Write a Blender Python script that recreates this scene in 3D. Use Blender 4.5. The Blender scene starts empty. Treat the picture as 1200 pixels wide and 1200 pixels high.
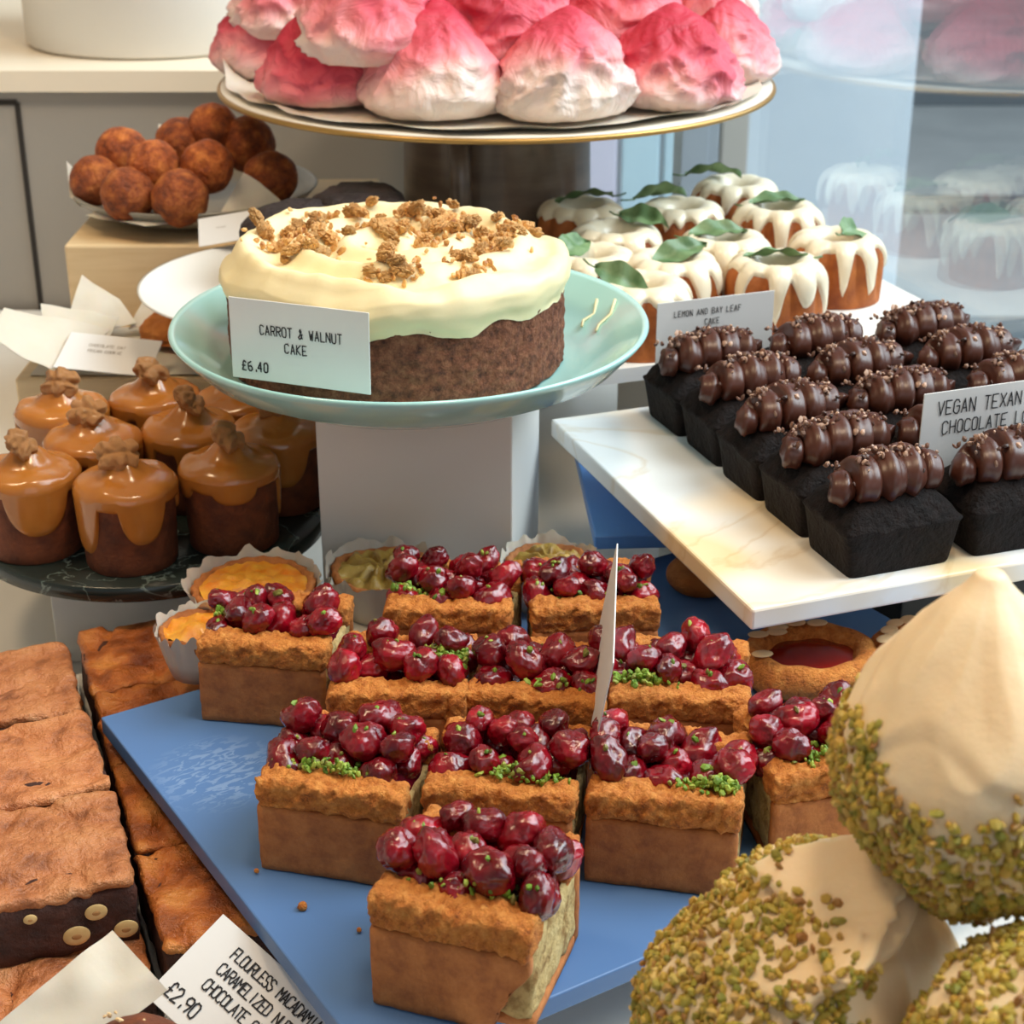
import bpy, bmesh, math, random
from mathutils import Vector, Matrix, noise, Euler
R = math.radians
PI = math.pi
random.seed(7)
rnd = random.random
def U(a, b): return a + (b - a) * rnd()
col = bpy.context.scene.collection

# ---------------------------------------------------------------- camera model (photo taken as 1200 x 1200)
EYE = 1.43                     # height of the lens above the floor
PITCH = R(24.5)
FPX = 2000.0
CP, SP = math.cos(PITCH), math.sin(PITCH)
def at(u, v, z):
    """the spot on the level plane z metres from lens height (negative = below) where pixel (u,v) of the photo lies"""
    a, b = (u - 600) / FPX, -(v - 600) / FPX
    d = Vector((a, CP + b * SP, -SP + b * CP))
    t = z / d.z
    return Vector((d.x * t, d.y * t, EYE + z))
def Z(z): return EYE + z
E1 = Vector((math.cos(R(20)), math.sin(R(20)), 0)); E2 = Vector((-math.sin(R(20)), math.cos(R(20)), 0))   # along / across the window
F1 = Vector((math.cos(R(32)), math.sin(R(32)), 0)); F2 = Vector((-math.sin(R(32)), math.cos(R(32)), 0))   # along / across the blue board
def ee(a, b, z=0): p = E1 * a + E2 * b; return Vector((p.x, p.y, EYE + z))
def ff(a, b, z=0): p = F1 * a + F2 * b; return Vector((p.x, p.y, EYE + z))

# ---------------------------------------------------------------- materials
def lin(c):
    o = []
    for x in c[:3]:
        x /= 255.0
        o.append(x / 12.92 if x <= .04045 else ((x + .055) / 1.055) ** 2.4)
    return (o[0], o[1], o[2], 1)
def new_mat(name):
    m = bpy.data.materials.new(name); m.use_nodes = True
    nt = m.node_tree; b = nt.nodes['Principled BSDF']
    return m, nt, b
def N(nt, t, **k):
    n = nt.nodes.new(t)
    for a, v in k.items():
        if a.startswith('i_'): n.inputs[a[2:].replace('_', ' ')].default_value = v
        else: setattr(n, a, v)
    return n
def ramp(nt, cols, lo=.3, hi=.7):
    r = nt.nodes.new('ShaderNodeValToRGB'); e = r.color_ramp.elements
    n = len(cols)
    for i, c in enumerate(cols):
        p = lo + (hi - lo) * i / max(1, n - 1)
        if i < 2: e[i].position = p; x = e[i]
        else: x = e.new(p)
        x.color = lin(c)
    return r
def mat(name, cols, scale=20, rough=.5, bump=None, detail=5, sss=0, coat=0, spec=.5, lo=.32, hi=.68, rv=0, metal=0, sr=(.5, .25, .12), ss=.01, stretch=None, nrough=.55):
    m, nt, b = new_mat(name); L = nt.links.new
    tc = N(nt, 'ShaderNodeTexCoord'); src = tc.outputs['Object']
    if stretch:
        mp = N(nt, 'ShaderNodeMapping'); mp.inputs['Scale'].default_value = stretch; L(src, mp.inputs['Vector']); src = mp.outputs[0]
    if len(cols) > 1:
        nz = N(nt, 'ShaderNodeTexNoise', i_Scale=scale, i_Detail=detail, i_Roughness=nrough); L(src, nz.inputs['Vector'])
        r = ramp(nt, cols, lo, hi); L(nz.outputs['Fac'], r.inputs['Fac']); out = r.outputs['Color']
    else:
        c = N(nt, 'ShaderNodeRGB'); c.outputs[0].default_value = lin(cols[0]); out = c.outputs[0]
    if rv:
        oi = N(nt, 'ShaderNodeObjectInfo'); mr = N(nt, 'ShaderNodeMapRange'); mr.inputs['To Min'].default_value = 1 - rv; mr.inputs['To Max'].default_value = 1 + rv
        L(oi.outputs['Random'], mr.inputs['Value'])
        hs = N(nt, 'ShaderNodeHueSaturation'); L(mr.outputs[0], hs.inputs['Value']); L(out, hs.inputs['Color']); out = hs.outputs['Color']
    L(out, b.inputs['Base Color'])
    b.inputs['Roughness'].default_value = rough; b.inputs['Specular IOR Level'].default_value = spec
    b.inputs['Metallic'].default_value = metal
    if sss:
        b.inputs['Subsurface Weight'].default_value = sss; b.inputs['Subsurface Radius'].default_value = sr; b.inputs['Subsurface Scale'].default_value = ss
    if coat: b.inputs['Coat Weight'].default_value = coat; b.inputs['Coat Roughness'].default_value = .06
    if bump:
        n2 = N(nt, 'ShaderNodeTexNoise', i_Scale=bump[0], i_Detail=6, i_Roughness=.65); L(src, n2.inputs['Vector'])
        bp = N(nt, 'ShaderNodeBump', i_Strength=bump[1], i_Distance=bump[2] if len(bump) > 2 else .002)
        L(n2.outputs['Fac'], bp.inputs['Height']); L(bp.outputs['Normal'], b.inputs['Normal'])
    return m
def island_mat(name, cols, rough=.55):
    m, nt, b = new_mat(name); g = N(nt, 'ShaderNodeNewGeometry')
    r = ramp(nt, cols, 0, 1); nt.links.new(g.outputs['Random Per Island'], r.inputs['Fac']); nt.links.new(r.outputs['Color'], b.inputs['Base Color'])
    b.inputs['Roughness'].default_value = rough; return m
def pink_mat():
    m, nt, b = new_mat('pink_dyed_meringue'); L = nt.links.new
    tc = N(nt, 'ShaderNodeTexCoord'); sx = N(nt, 'ShaderNodeSeparateXYZ'); L(tc.outputs['Object'], sx.inputs[0])
    oi = N(nt, 'ShaderNodeObjectInfo')
    n1 = N(nt, 'ShaderNodeTexNoise', i_Scale=12.0, i_Detail=2.0); L(tc.outputs['Object'], n1.inputs['Vector'])
    n2 = N(nt, 'ShaderNodeTexNoise', i_Scale=70.0, i_Detail=6.0); L(tc.outputs['Object'], n2.inputs['Vector'])
    def math_(op, a, bb):
        q = N(nt, 'ShaderNodeMath', operation=op)
        for i, x in enumerate((a, bb)):
            if isinstance(x, (int, float)): q.inputs[i].default_value = x
            else: L(x, q.inputs[i])
        return q.outputs[0]
    v = math_('MULTIPLY', sx.outputs['Z'], 12.5)
    v = math_('ADD', v, math_('MULTIPLY', n1.outputs['Fac'], .9))
    v = math_('ADD', v, math_('MULTIPLY', n2.outputs['Fac'], .14))
    v = math_('ADD', v, math_('MULTIPLY', oi.outputs['Random'], .45))
    v = math_('SUBTRACT', v, .55)
    r = ramp(nt, [(232, 216, 206), (234, 204, 196), (232, 142, 148), (216, 86, 104), (186, 38, 62)], .1, .9)
    L(v, r.inputs['Fac']); L(r.outputs['Color'], b.inputs['Base Color'])
    b.inputs['Roughness'].default_value = .6; b.inputs['Subsurface Weight'].default_value = .25; b.inputs['Subsurface Radius'].default_value = (.6, .3, .25); b.inputs['Subsurface Scale'].default_value = .006
    n3 = N(nt, 'ShaderNodeTexNoise', i_Scale=34.0, i_Detail=5.0, i_Distortion=1.5); L(tc.outputs['Object'], n3.inputs['Vector'])
    bp = N(nt, 'ShaderNodeBump', i_Strength=.8, i_Distance=.009); L(n3.outputs['Fac'], bp.inputs['Height']); L(bp.outputs['Normal'], b.inputs['Normal'])
    return m
def vein_mat(name, base, veins, rough, scale, lo, hi, extra=None, wide=None):
    m, nt, b = new_mat(name); L = nt.links.new
    tc = N(nt, 'ShaderNodeTexCoord')
    nz = N(nt, 'ShaderNodeTexNoise', i_Scale=scale, i_Detail=8.0, i_Distortion=1.6); L(tc.outputs['Object'], nz.inputs['Vector'])
    s = N(nt, 'ShaderNodeMath', operation='SUBTRACT'); L(nz.outputs['Fac'], s.inputs[0]); s.inputs[1].default_value = .5
    a = N(nt, 'ShaderNodeMath', operation='ABSOLUTE'); L(s.outputs[0], a.inputs[0])
    r = ramp(nt, [veins, base], lo, hi); L(a.outputs[0], r.inputs['Fac']); out = r.outputs['Color']
    if extra:
        n2 = N(nt, 'ShaderNodeTexNoise', i_Scale=wide, i_Detail=2.0); L(tc.outputs['Object'], n2.inputs['Vector'])
        r2 = ramp(nt, [extra, (255, 255, 255)], .36, .50); L(n2.outputs['Fac'], r2.inputs['Fac'])
        mx = N(nt, 'ShaderNodeMixRGB', blend_type='MULTIPLY'); mx.inputs[0].default_value = 1
        L(out, mx.inputs[1]); L(r2.outputs['Color'], mx.inputs[2]); out = mx.outputs[0]
    L(out, b.inputs['Base Color']); b.inputs['Roughness'].default_value = rough
    return m
def glass_mat():
    m = bpy.data.materials.new('window_glass'); m.use_nodes = True; nt = m.node_tree; nt.nodes.clear(); L = nt.links.new
    o = N(nt, 'ShaderNodeOutputMaterial'); t = N(nt, 'ShaderNodeBsdfTransparent'); g = N(nt, 'ShaderNodeBsdfGlossy', i_Roughness=0.01)
    t.inputs[0].default_value = (.95, .98, .97, 1)
    f = N(nt, 'ShaderNodeLayerWeight'); f.inputs['Blend'].default_value = .5
    pw = N(nt, 'ShaderNodeMath', operation='POWER'); L(f.outputs['Facing'], pw.inputs[0]); pw.inputs[1].default_value = 3.0
    ma = N(nt, 'ShaderNodeMath', operation='MULTIPLY_ADD'); L(pw.outputs[0], ma.inputs[0]); ma.inputs[1].default_value = .65; ma.inputs[2].default_value = .09
    mx = N(nt, 'ShaderNodeMixShader')
    L(ma.outputs[0], mx.inputs[0]); L(t.outputs[0], mx.inputs[1]); L(g.outputs[0], mx.inputs[2]); L(mx.outputs[0], o.inputs[0])
    return m
def board_mat():
    m, nt, b = new_mat('blue_painted_board'); L = nt.links.new
    tc = N(nt, 'ShaderNodeTexCoord')
    mp = N(nt, 'ShaderNodeMapping'); mp.inputs['Scale'].default_value = (1, 2.4, 1); mp.inputs['Rotation'].default_value = (0, 0, R(-20)); L(tc.outputs['Object'], mp.inputs[0])
    nz = N(nt, 'ShaderNodeTexNoise', i_Scale=120.0, i_Detail=2.0, i_Distortion=1.2); L(mp.outputs[0], nz.inputs['Vector'])
    # greasy smear left where a slice has been lifted off: an oval patch near the left corner
    mp2 = N(nt, 'ShaderNodeMapping'); mp2.inputs['Location'].default_value = (-.031, -.222, 0); L(tc.outputs['Object'], mp2.inputs[0])
    ln = N(nt, 'ShaderNodeVectorMath', operation='LENGTH'); L(mp2.outputs[0], ln.inputs[0])
    mr = N(nt, 'ShaderNodeMapRange'); mr.inputs['From Min'].default_value = .018; mr.inputs['From Max'].default_value = .036; mr.inputs['To Min'].default_value = 1; mr.inputs['To Max'].default_value = 0
    L(ln.outputs['Value'], mr.inputs['Value'])
    st = N(nt, 'ShaderNodeMapRange'); st.inputs['From Min'].default_value = .5; st.inputs['From Max'].default_value = .56; L(nz.outputs['Fac'], st.inputs['Value'])
    mu = N(nt, 'ShaderNodeMath', operation='MULTIPLY'); L(mr.outputs[0], mu.inputs[0]); L(st.outputs[0], mu.inputs[1])
    m2 = N(nt, 'ShaderNodeMath', operation='MULTIPLY'); L(mu.outputs[0], m2.inputs[0]); m2.inputs[1].default_value = .42
    mx = N(nt, 'ShaderNodeMixRGB'); mx.inputs[1].default_value = lin((82, 118, 168)); mx.inputs[2].default_value = lin((150, 174, 204)); L(m2.outputs[0], mx.inputs[0])
    L(mx.outputs[0], b.inputs['Base Color']); b.inputs['Roughness'].default_value = .42
    return m
M = {}
M['white'] = mat('white_paint', [(226, 223, 217)], rough=.55)
M['counter'] = mat('white_counter', [(222, 217, 208), (228, 224, 216)], 6, rough=.4)
M['cab'] = mat('grey_cabinet_paint', [(156, 150, 142), (162, 156, 148)], 3, rough=.5)
M['cabtop'] = mat('cream_top', [(240, 226, 204)], rough=.4)
M['gap'] = mat('dark_gap', [(45, 40, 36)], rough=.8)
M['wood'] = mat('pale_wood', [(226, 196, 150), (236, 209, 166)], 8, rough=.5, stretch=(2, 18, 18))
M['blue'] = board_mat()
M['blue2'] = mat('blue_board_window_lit', [(106, 158, 226), (112, 163, 230)], 6, rough=.4)  # lightened blue for the shaded lower board: window reflection put into the colour
M['marble'] = vein_mat('white_marble', (250, 249, 247), (240, 232, 220), .25, 5.0, .0, .02, (250, 222, 176), 8.0)
M['gmarble'] = vein_mat('green_marble', (34, 42, 39), (112, 126, 118), .22, 16.0, .0, .012)
M['aqua'] = mat('aqua_glaze', [(160, 208, 202), (170, 214, 208)], 5, rough=.14, spec=.6, coat=.3)
M['cream_plate'] = mat('white_ceramic', [(232, 230, 224)], rough=.2, spec=.5)
M['stand'] = mat('cream_stand_glaze', [(224, 214, 198)], rough=.3)
M['gold'] = mat('gold_rim', [(176, 138, 78)], rough=.35, metal=.7)
M['jug'] = mat('brown_stoneware', [(92, 76, 65), (120, 102, 88)], 14, rough=.3, stretch=(1, 1, 5), coat=.2)
M['paper'] = mat('card_paper', [(226, 224, 222)], rough=.75)
M['ink'] = mat('black_ink', [(34, 32, 36)], rough=.7)
M['faint'] = mat('faded_ink', [(160, 150, 140)], rough=.7)
M['parch'] = mat('parchment', [(204, 194, 178), (216, 207, 192)], 14, rough=.6, sss=.2, ss=.004, bump=(60, .2, .001))
M['cake'] = mat('carrot_cake_crumb', [(70, 32, 20), (136, 78, 52), (172, 110, 78)], 190, rough=.9, bump=(260, 1, .006), detail=9, nrough=.72)
M['frost'] = mat('cream_cheese_frosting', [(238, 218, 166), (242, 226, 182)], 14, rough=.5, sss=.2, sr=(.6, .45, .25), ss=.006, bump=(60, .12, .002))
M['walnut'] = mat('walnut', [(156, 92, 42), (228, 170, 98), (248, 210, 146)], 160, rough=.5, bump=(150, .6, .002), rv=.22)
M['toffwalnut'] = mat('toffee_walnut', [(96, 50, 20), (196, 132, 72), (232, 180, 118)], 240, rough=.4, bump=(150, .6, .002), rv=.15, coat=.2)
M['toffee'] = mat('toffee_glaze', [(172, 104, 40), (190, 122, 54)], 30, rough=.2, sss=.15, sr=(.5, .25, .08), ss=.006, coat=.25, rv=.06)
M['muffin'] = mat('toffee_cake_crumb', [(86, 40, 18), (124, 62, 28)], 90, rough=.75, bump=(160, .5, .003), rv=.1)
M['pastry'] = mat('baked_pastry', [(150, 84, 38), (180, 108, 52), (198, 126, 66)], 90, rough=.72, bump=(330, .6, .0016), rv=.1, detail=8, nrough=.7)
M['crust'] = mat('golden_crust', [(116, 52, 16), (214, 122, 44), (240, 154, 68), (252, 188, 104)], 170, rough=.75, bump=(480, 1, .0040), rv=.08, detail=9, nrough=.8, lo=.30, hi=.70)
M['sponge'] = mat('almond_sponge', [(150, 112, 60), (206, 176, 116), (218, 192, 134)], 140, rough=.9, bump=(220, 1, .004))
M['cherry'] = mat('roast_cherry', [(64, 3, 10), (122, 8, 22), (158, 16, 34)], 70, rough=.17, sss=.12, sr=(.6, .04, .04), ss=.004, coat=.40, bump=(200, .35, .0014), rv=.4)
M['juice'] = mat('cherry_juice', [(70, 6, 18), (96, 12, 26)], 40, rough=.12, coat=.6)
M['pist'] = island_mat('chopped_pistachio', [(74, 104, 24), (124, 156, 44), (92, 124, 32), (162, 178, 70), (104, 88, 40)])
M['pist2'] = island_mat('pistachio_nibs', [(206, 170, 72), (172, 146, 48), (196, 152, 58), (124, 124, 38), (218, 186, 96), (150, 98, 46), (184, 162, 64), (152, 142, 46), (204, 160, 62)])
M['mering'] = mat('ivory_meringue', [(236, 204, 160), (243, 220, 182)], 16, rough=.5, sss=.35, sr=(.6, .42, .28), ss=.008, bump=(40, .25, .003))
M['pink'] = pink_mat()
M['loaf'] = mat('dark_chocolate_cake', [(15, 9, 8), (30, 20, 18)], 130, rough=.6, bump=(170, 1, .005), spec=.16)
M['gan'] = mat('chocolate_ganache', [(70, 36, 26), (82, 44, 32)], 40, rough=.33, spec=.5, rv=.06)
M['nib'] = island_mat('cocoa_nibs', [(52, 28, 20), (100, 62, 46), (214, 176, 152), (70, 40, 28), (140, 98, 76)], .5)
M['bundt'] = mat('golden_bundt_crumb', [(128, 60, 18), (176, 98, 36)], 60, rough=.65, bump=(160, .5, .0025), rv=.08)
M['icing'] = mat('lemon_icing', [(232, 216, 186), (240, 230, 206)], 20, rough=.3, sss=.15, sr=(.5, .45, .3), ss=.004, coat=.2)
M['leaf'] = mat('bay_leaf', [(66, 100, 58), (124, 152, 108)], 50, rough=.45, rv=.2)
M['ball'] = mat('fried_dough', [(92, 36, 10), (168, 80, 26), (214, 126, 54)], 85, rough=.55, bump=(110, 1, .006), rv=.15, nrough=.7)
M['bowl'] = mat('grey_green_bowl_glaze', [(140, 134, 120), (160, 152, 136)], 12, rough=.3)
M['choc'] = mat('black_cookie', [(30, 20, 20), (56, 42, 42)], 50, rough=.6, bump=(80, 1, .006))
M['oat'] = mat('oat_cookie', [(170, 92, 30), (206, 128, 56)], 60, rough=.8, bump=(110, 1, .004))
M['brownie_top'] = mat('brownie_crackled_top', [(116, 60, 30), (186, 114, 68), (204, 134, 84), (222, 164, 116)], 34, rough=.40, bump=(70, 1, .007), nrough=.62, rv=.08, detail=8, lo=.30, hi=.72)
M['brownie'] = mat('brownie_crumb', [(44, 20, 13), (78, 38, 24)], 80, rough=.75, bump=(130, .8, .004))
M['blondie'] = mat('caramel_slab_top', [(112, 50, 18), (182, 100, 42), (222, 146, 74)], 40, rough=.3, bump=(70, 1, .007), rv=.06)
M['hazel'] = mat('hazelnut_cut', [(200, 160, 96), (222, 192, 136)], 90, rough=.6)
M['hazel_core'] = mat('hazelnut_core', [(176, 128, 76)], rough=.7)
M['citrus'] = mat('orange_topping', [(224, 120, 20), (244, 178, 60)], 80, rough=.3, bump=(120, .6, .003), coat=.2)
M['pine'] = mat('pineapple_topping', [(150, 110, 36), (212, 176, 88)], 50, rough=.35, bump=(60, .8, .004))
M['jam'] = mat('red_jam', [(116, 18, 14), (150, 30, 20)], 30, rough=.15, coat=.4)
M['almond'] = mat('flaked_almond', [(226, 190, 140)], rough=.6)
M['riser'] = mat('black_riser', [(28, 26, 26)], rough=.6)
M['frame'] = mat('window_frame_grey', [(128, 138, 150)], rough=.4)
M['floor'] = mat('shop_floor', [(120, 112, 104), (136, 128, 118)], 4, rough=.5)
M['plaster'] = mat('warm_plaster', [(214, 204, 190)], rough=.8)
M['pave'] = mat('pavement', [(196, 202, 206), (214, 220, 222)], 3, rough=.8)
M['lav'] = mat('lavender_door_paint', [(206, 202, 226)], rough=.5)
M['sky_blue'] = mat('pale_blue_panel_paint', [(176, 210, 226)], rough=.5)
M['facade'] = mat('grey_blue_render', [(190, 203, 216), (200, 212, 222)], 5, rough=.7)
M['glass'] = glass_mat()

# ---------------------------------------------------------------- mesh helpers
def obj(name, vf, m, parent=None, smooth=True, loc=None, rz=None):
    v, f = vf
    me = bpy.data.meshes.new(name); me.from_pydata([tuple(p) for p in v], [], f); me.update()
    if smooth: me.polygons.foreach_set('use_smooth', [True] * len(me.polygons))
    ms = m if isinstance(m, list) else [m]
    for x in ms: me.materials.append(x)
    o = bpy.data.objects.new(name, me); col.objects.link(o)
    if parent: o.parent = parent
    if loc is not None: o.location = loc
    if rz is not None: o.rotation_euler = (0, 0, rz)
    return o
def tag(o, label, cat, group=None, kind=None):
    o['label'] = label; o['category'] = cat
    if group: o['group'] = group
    if kind: o['kind'] = kind
    return o
def thing(name, label, cat, loc=(0, 0, 0), rz=0, group=None):
    o = bpy.data.objects.new(name, None); o.empty_display_size = .02; col.objects.link(o)
    o.location = loc; o.rotation_euler = (0, 0, rz)
    return tag(o, label, cat, group)
def copy_tree(o, parent=None):
    c = o.copy(); col.objects.link(c); c.parent = parent
    for ch in list(o.children): copy_tree(ch, c)
    return c
def struct(o): o['kind'] = 'structure'; return o
def nz(p, f, s=0): return noise.noise(Vector(p) * f + Vector((s * 13.7, s * 7.3, s * 3.1)))
def fb(p, f, s=0): return noise.fractal(Vector(p) * f + Vector((s * 13.7, s * 7.3, s * 3.1)), 1.0, 2.0, 4)
def grid(nu, nv, fn, wu=False, wv=False, c0=False, c1=False):
    """nu x nv surface; wu / wv wrap; c0 / c1 close first / last u-row with a fan"""
    v, f = [], []
    for i in range(nu):
        for j in range(nv): v.append(Vector(fn(i, j)))
    for i in range(nu if wu else nu - 1):
        for j in range(nv if wv else nv - 1):
            a, b = i * nv + j, i * nv + (j + 1) % nv
            c, d = ((i + 1) % nu) * nv + (j + 1) % nv, ((i + 1) % nu) * nv + j
            f.append((a, b, c, d))
    for k, row in ((c0, 0), (c1, nu - 1)):
        if k:
            r = [row * nv + j for j in range(nv)]
            m = sum((v[q] for q in r), Vector()) / nv; v.append(m); ci = len(v) - 1
            for j in range(nv):
                a, b = r[j], r[(j + 1) % nv]
                f.append((ci, b, a) if row == 0 else (ci, a, b))
    return v, f
def lathe(prof, n=64, fn=None, c0=True, c1=True):
    """profile [(r,z)] from bottom centre outwards and up; optional fn(p, theta, i) -> p"""
    def g(i, j):
        t = 2 * PI * j / n; r, z = prof[i]
        p = Vector((r * math.cos(t), r * math.sin(t), z))
        return fn(p, t, i) if fn else p
    return grid(len(prof), n, g, wv=True, c0=c0, c1=c1)
def rbox(lx, ly, lz, r=.003, step=.004, amp=0, freq=100, seed=0, fn=None):
    """rounded box standing on z=0"""
    nx, ny, nzz = (max(2, int(l / step)) for l in (lx, ly, lz))
    bm = bmesh.new(); idx = {}
    def vert(i, j, k):
        if (i, j, k) not in idx:
            p = Vector((lx * (i / nx - .5), ly * (j / ny - .5), lz * (k / nzz - .5)))
            q = Vector((max(-lx / 2 + r, min(lx / 2 - r, p.x)), max(-ly / 2 + r, min(ly / 2 - r, p.y)), max(-lz / 2 + r, min(lz / 2 - r, p.z))))
            d = p - q
            if d.length > 1e-9: p = q + d.normalized() * r
            nrm = d.normalized() if d.length > 1e-9 else Vector((0, 0, 1))
            if amp: p += nrm * amp * fb(p, freq, seed)
            p.z += lz / 2
            if fn: p = fn(p)
            idx[(i, j, k)] = bm.verts.new(p)
        return idx[(i, j, k)]
    def q(a, b, c, d):
        bm.faces.new((a, b, c, d))
    for i in range(nx):
        for j in range(ny):
            q(vert(i, j, 0), vert(i, j + 1, 0), vert(i + 1, j + 1, 0), vert(i + 1, j, 0))
            q(vert(i, j, nzz), vert(i + 1, j, nzz), vert(i + 1, j + 1, nzz), vert(i, j + 1, nzz))
    for i in range(nx):
        for k in range(nzz):
            q(vert(i, 0, k), vert(i + 1, 0, k), vert(i + 1, 0, k + 1), vert(i, 0, k + 1))
            q(vert(i, ny, k), vert(i, ny, k + 1), vert(i + 1, ny, k + 1), vert(i + 1, ny, k))
    for j in range(ny):
        for k in range(nzz):
            q(vert(0, j, k), vert(0, j, k + 1), vert(0, j + 1, k + 1), vert(0, j + 1, k))
            q(vert(nx, j, k), vert(nx, j + 1, k), vert(nx, j + 1, k + 1), vert(nx, j, k + 1))
    bm.verts.index_update()
    v = [x.co.copy() for x in bm.verts]; f = [tuple(y.index for y in x.verts) for x in bm.faces]; bm.free()
    return v, f
def box(lx, ly, lz, bev=.0015):
    return rbox(lx, ly, lz, bev, step=max(lx, ly, lz) / 2.0 if False else min(lx, ly, lz) / 2.01) if max(lx, ly, lz) / min(lx, ly, lz) < 3 else bevbox(lx, ly, lz, bev)
def bevbox(lx, ly, lz, bev=.0015):
    bm = bmesh.new(); bmesh.ops.create_cube(bm, size=1)
    for x in bm.verts: x.co = Vector((x.co.x * lx, x.co.y * ly, (x.co.z + .5) * lz))
    bmesh.ops.bevel(bm, geom=list(bm.edges), offset=bev, segments=2, affect='EDGES', profile=.5)
    bm.verts.index_update()
    r = [x.co.copy() for x in bm.verts], [tuple(y.index for y in x.verts) for x in bm.faces]; bm.free(); return r
def ico(sub, fn):
    bm = bmesh.new(); bmesh.ops.create_icosphere(bm, subdivisions=sub, radius=1)
    for x in bm.verts: x.co = fn(x.co.copy())
    bm.verts.index_update()
    r = [x.co.copy() for x in bm.verts], [tuple(y.index for y in x.verts) for x in bm.faces]; bm.free(); return r
def tube(path, rad, n=12, mod=None):
    k = len(path); T = []
    for i in range(k): T.append((path[min(k - 1, i + 1)] - path[max(0, i - 1)]).normalized())
    up = Vector((0, 0, 1)); fr = []
    nn = (up - T[0] * up.dot(T[0]));
    if nn.length < 1e-4: nn = Vector((1, 0, 0)) - T[0] * T[0].x
    nn.normalize()
    for i in range(k):
        nn = (nn - T[i] * nn.dot(T[i])).normalized(); fr.append((nn.copy(), T[i].cross(nn)))
    def g(i, j):
        a = 2 * PI * j / n; r = rad(i / (k - 1)) if callable(rad) else rad
        if mod: r *= mod(i / (k - 1), a)
        return path[i] + (fr[i][0] * math.cos(a) + fr[i][1] * math.sin(a)) * r
    return grid(k, n, g, wv=True, c0=True, c1=True)
def sm(x, a, b): k = max(0, min(1, (x - a) / (b - a))); return k * k * (3 - 2 * k)
def prism(poly, z0, z1):
    k = len(poly)
    v = [Vector((x, y, z)) for z in (z0, z1) for x, y in poly]
    return v, [tuple(range(k - 1, -1, -1)), tuple(range(k, 2 * k))] + [(i, (i + 1) % k, k + (i + 1) % k, k + i) for i in range(k)]
def join(*vfs):
    V, F = [], []
    for v, f in vfs:
        o = len(V); V += list(v); F += [tuple(i + o for i in q) for q in f]
    return V, F
def shift(vf, d): return [Vector(p) + Vector(d) for p in vf[0]], vf[1]
ICO_ = ico(1, lambda q: q)
def chunk(p, s):
    m = Euler((U(0, 6), U(0, 6), U(0, 6))).to_matrix() @ Matrix.Diagonal((s * U(.9, 1.5), s * U(.65, 1.05), s * U(.45, .85)))
    return [p + m @ (Vector(q) * U(.72, 1.12)) for q in ICO_[0]], ICO_[1]
def chunks(ps, s): return join(*[chunk(p, s * U(.6, 1.25)) for p in ps])

# ---------------------------------------------------------------- hand lettering
GL = {'A': "002640 1232", 'B': "00063645343303 3342413000", 'C': "4536160501103041", 'D': "00062645412000", 'E': "46060040 0333", 'F': "460600 0333", 'G': "45361605011030414323",
      'H': "0006 4046 0343", 'I': "2026", 'J': "4641301001", 'K': "0006 460340", 'L': "060040", 'M': "0006234640", 'N': "00064046", 'O': "160501103041453616", 'P': "00063645443303",
      'R': "00063645443303 2340", 'S': "453616050413334241301001", 'T': "0646 2620", 'U': "060110304146", 'V': "062046", 'W': "0610243046", 'X': "0046 0640", 'Y': "062346 2320",
      'Z': "06460040", '£': "45362615120040 0333", '&': "40152635120110203143", '0': "160501103041453616", '2': "05163645440040", '4': "30360242", '6': "360501103041423303",
      '9': "431304051636454330", '.': "2021", '~': "0213223342"}
def lettering(txt, x, y, h, width=.12, sp=1.0, jit=.2):
    """flat pen strokes in the xy plane, baseline at (x,y), capital height h"""
    V, F = [], []; s = h / 6.0; cx = x
    for ch in txt:
        if ch == ' ': cx += s * 3.6; continue
        for st in GL[ch].split():
            pts = [Vector((cx + (int(st[i]) + U(-jit, jit)) * s * .66, y + (int(st[i + 1]) + U(-jit, jit)) * s, 0)) for i in range(0, len(st), 2)]
            for a, b in zip(pts, pts[1:]):
                d = (b - a)
                if d.length < 1e-7: continue
                d.normalize(); n = Vector((-d.y, d.x, 0)) * h * width * .5; e = d * h * width * .3
                o = len(V); V += [a - e + n, a - e - n, b + e - n, b + e + n]; F.append((o, o + 1, o + 2, o + 3))
        cx += s * (2.64 * sp + 1.2) * (.62 if ch in '.' else 1)
    return V, F
def card(label, bl, ex, ey, w, h, texts, ink='ink', group=None, bend=0):
    """paper card: bl = lower left corner, ex / ey = unit directions of its lower and left edges"""
    ex = ex.normalized(); ey = (ey - ex * ey.dot(ex)).normalized(); n = ex.cross(ey)
    o = obj('price_card', shift(bevbox(w, h, .0007, .0002), (w / 2, h / 2, -.0007)), M['paper'], smooth=False)
    o.matrix_world = Matrix(((ex.x, ey.x, n.x, bl.x), (ex.y, ey.y, n.y, bl.y), (ex.z, ey.z, n.z, bl.z), (0, 0, 0, 1)))
    tag(o, label, 'price card', group)
    if texts:
        vf = join(*[lettering(*t) for t in texts])
        obj('handwriting', shift(vf, (0, 0, .0004)), M[ink], o, smooth=False)
    return o

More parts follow.
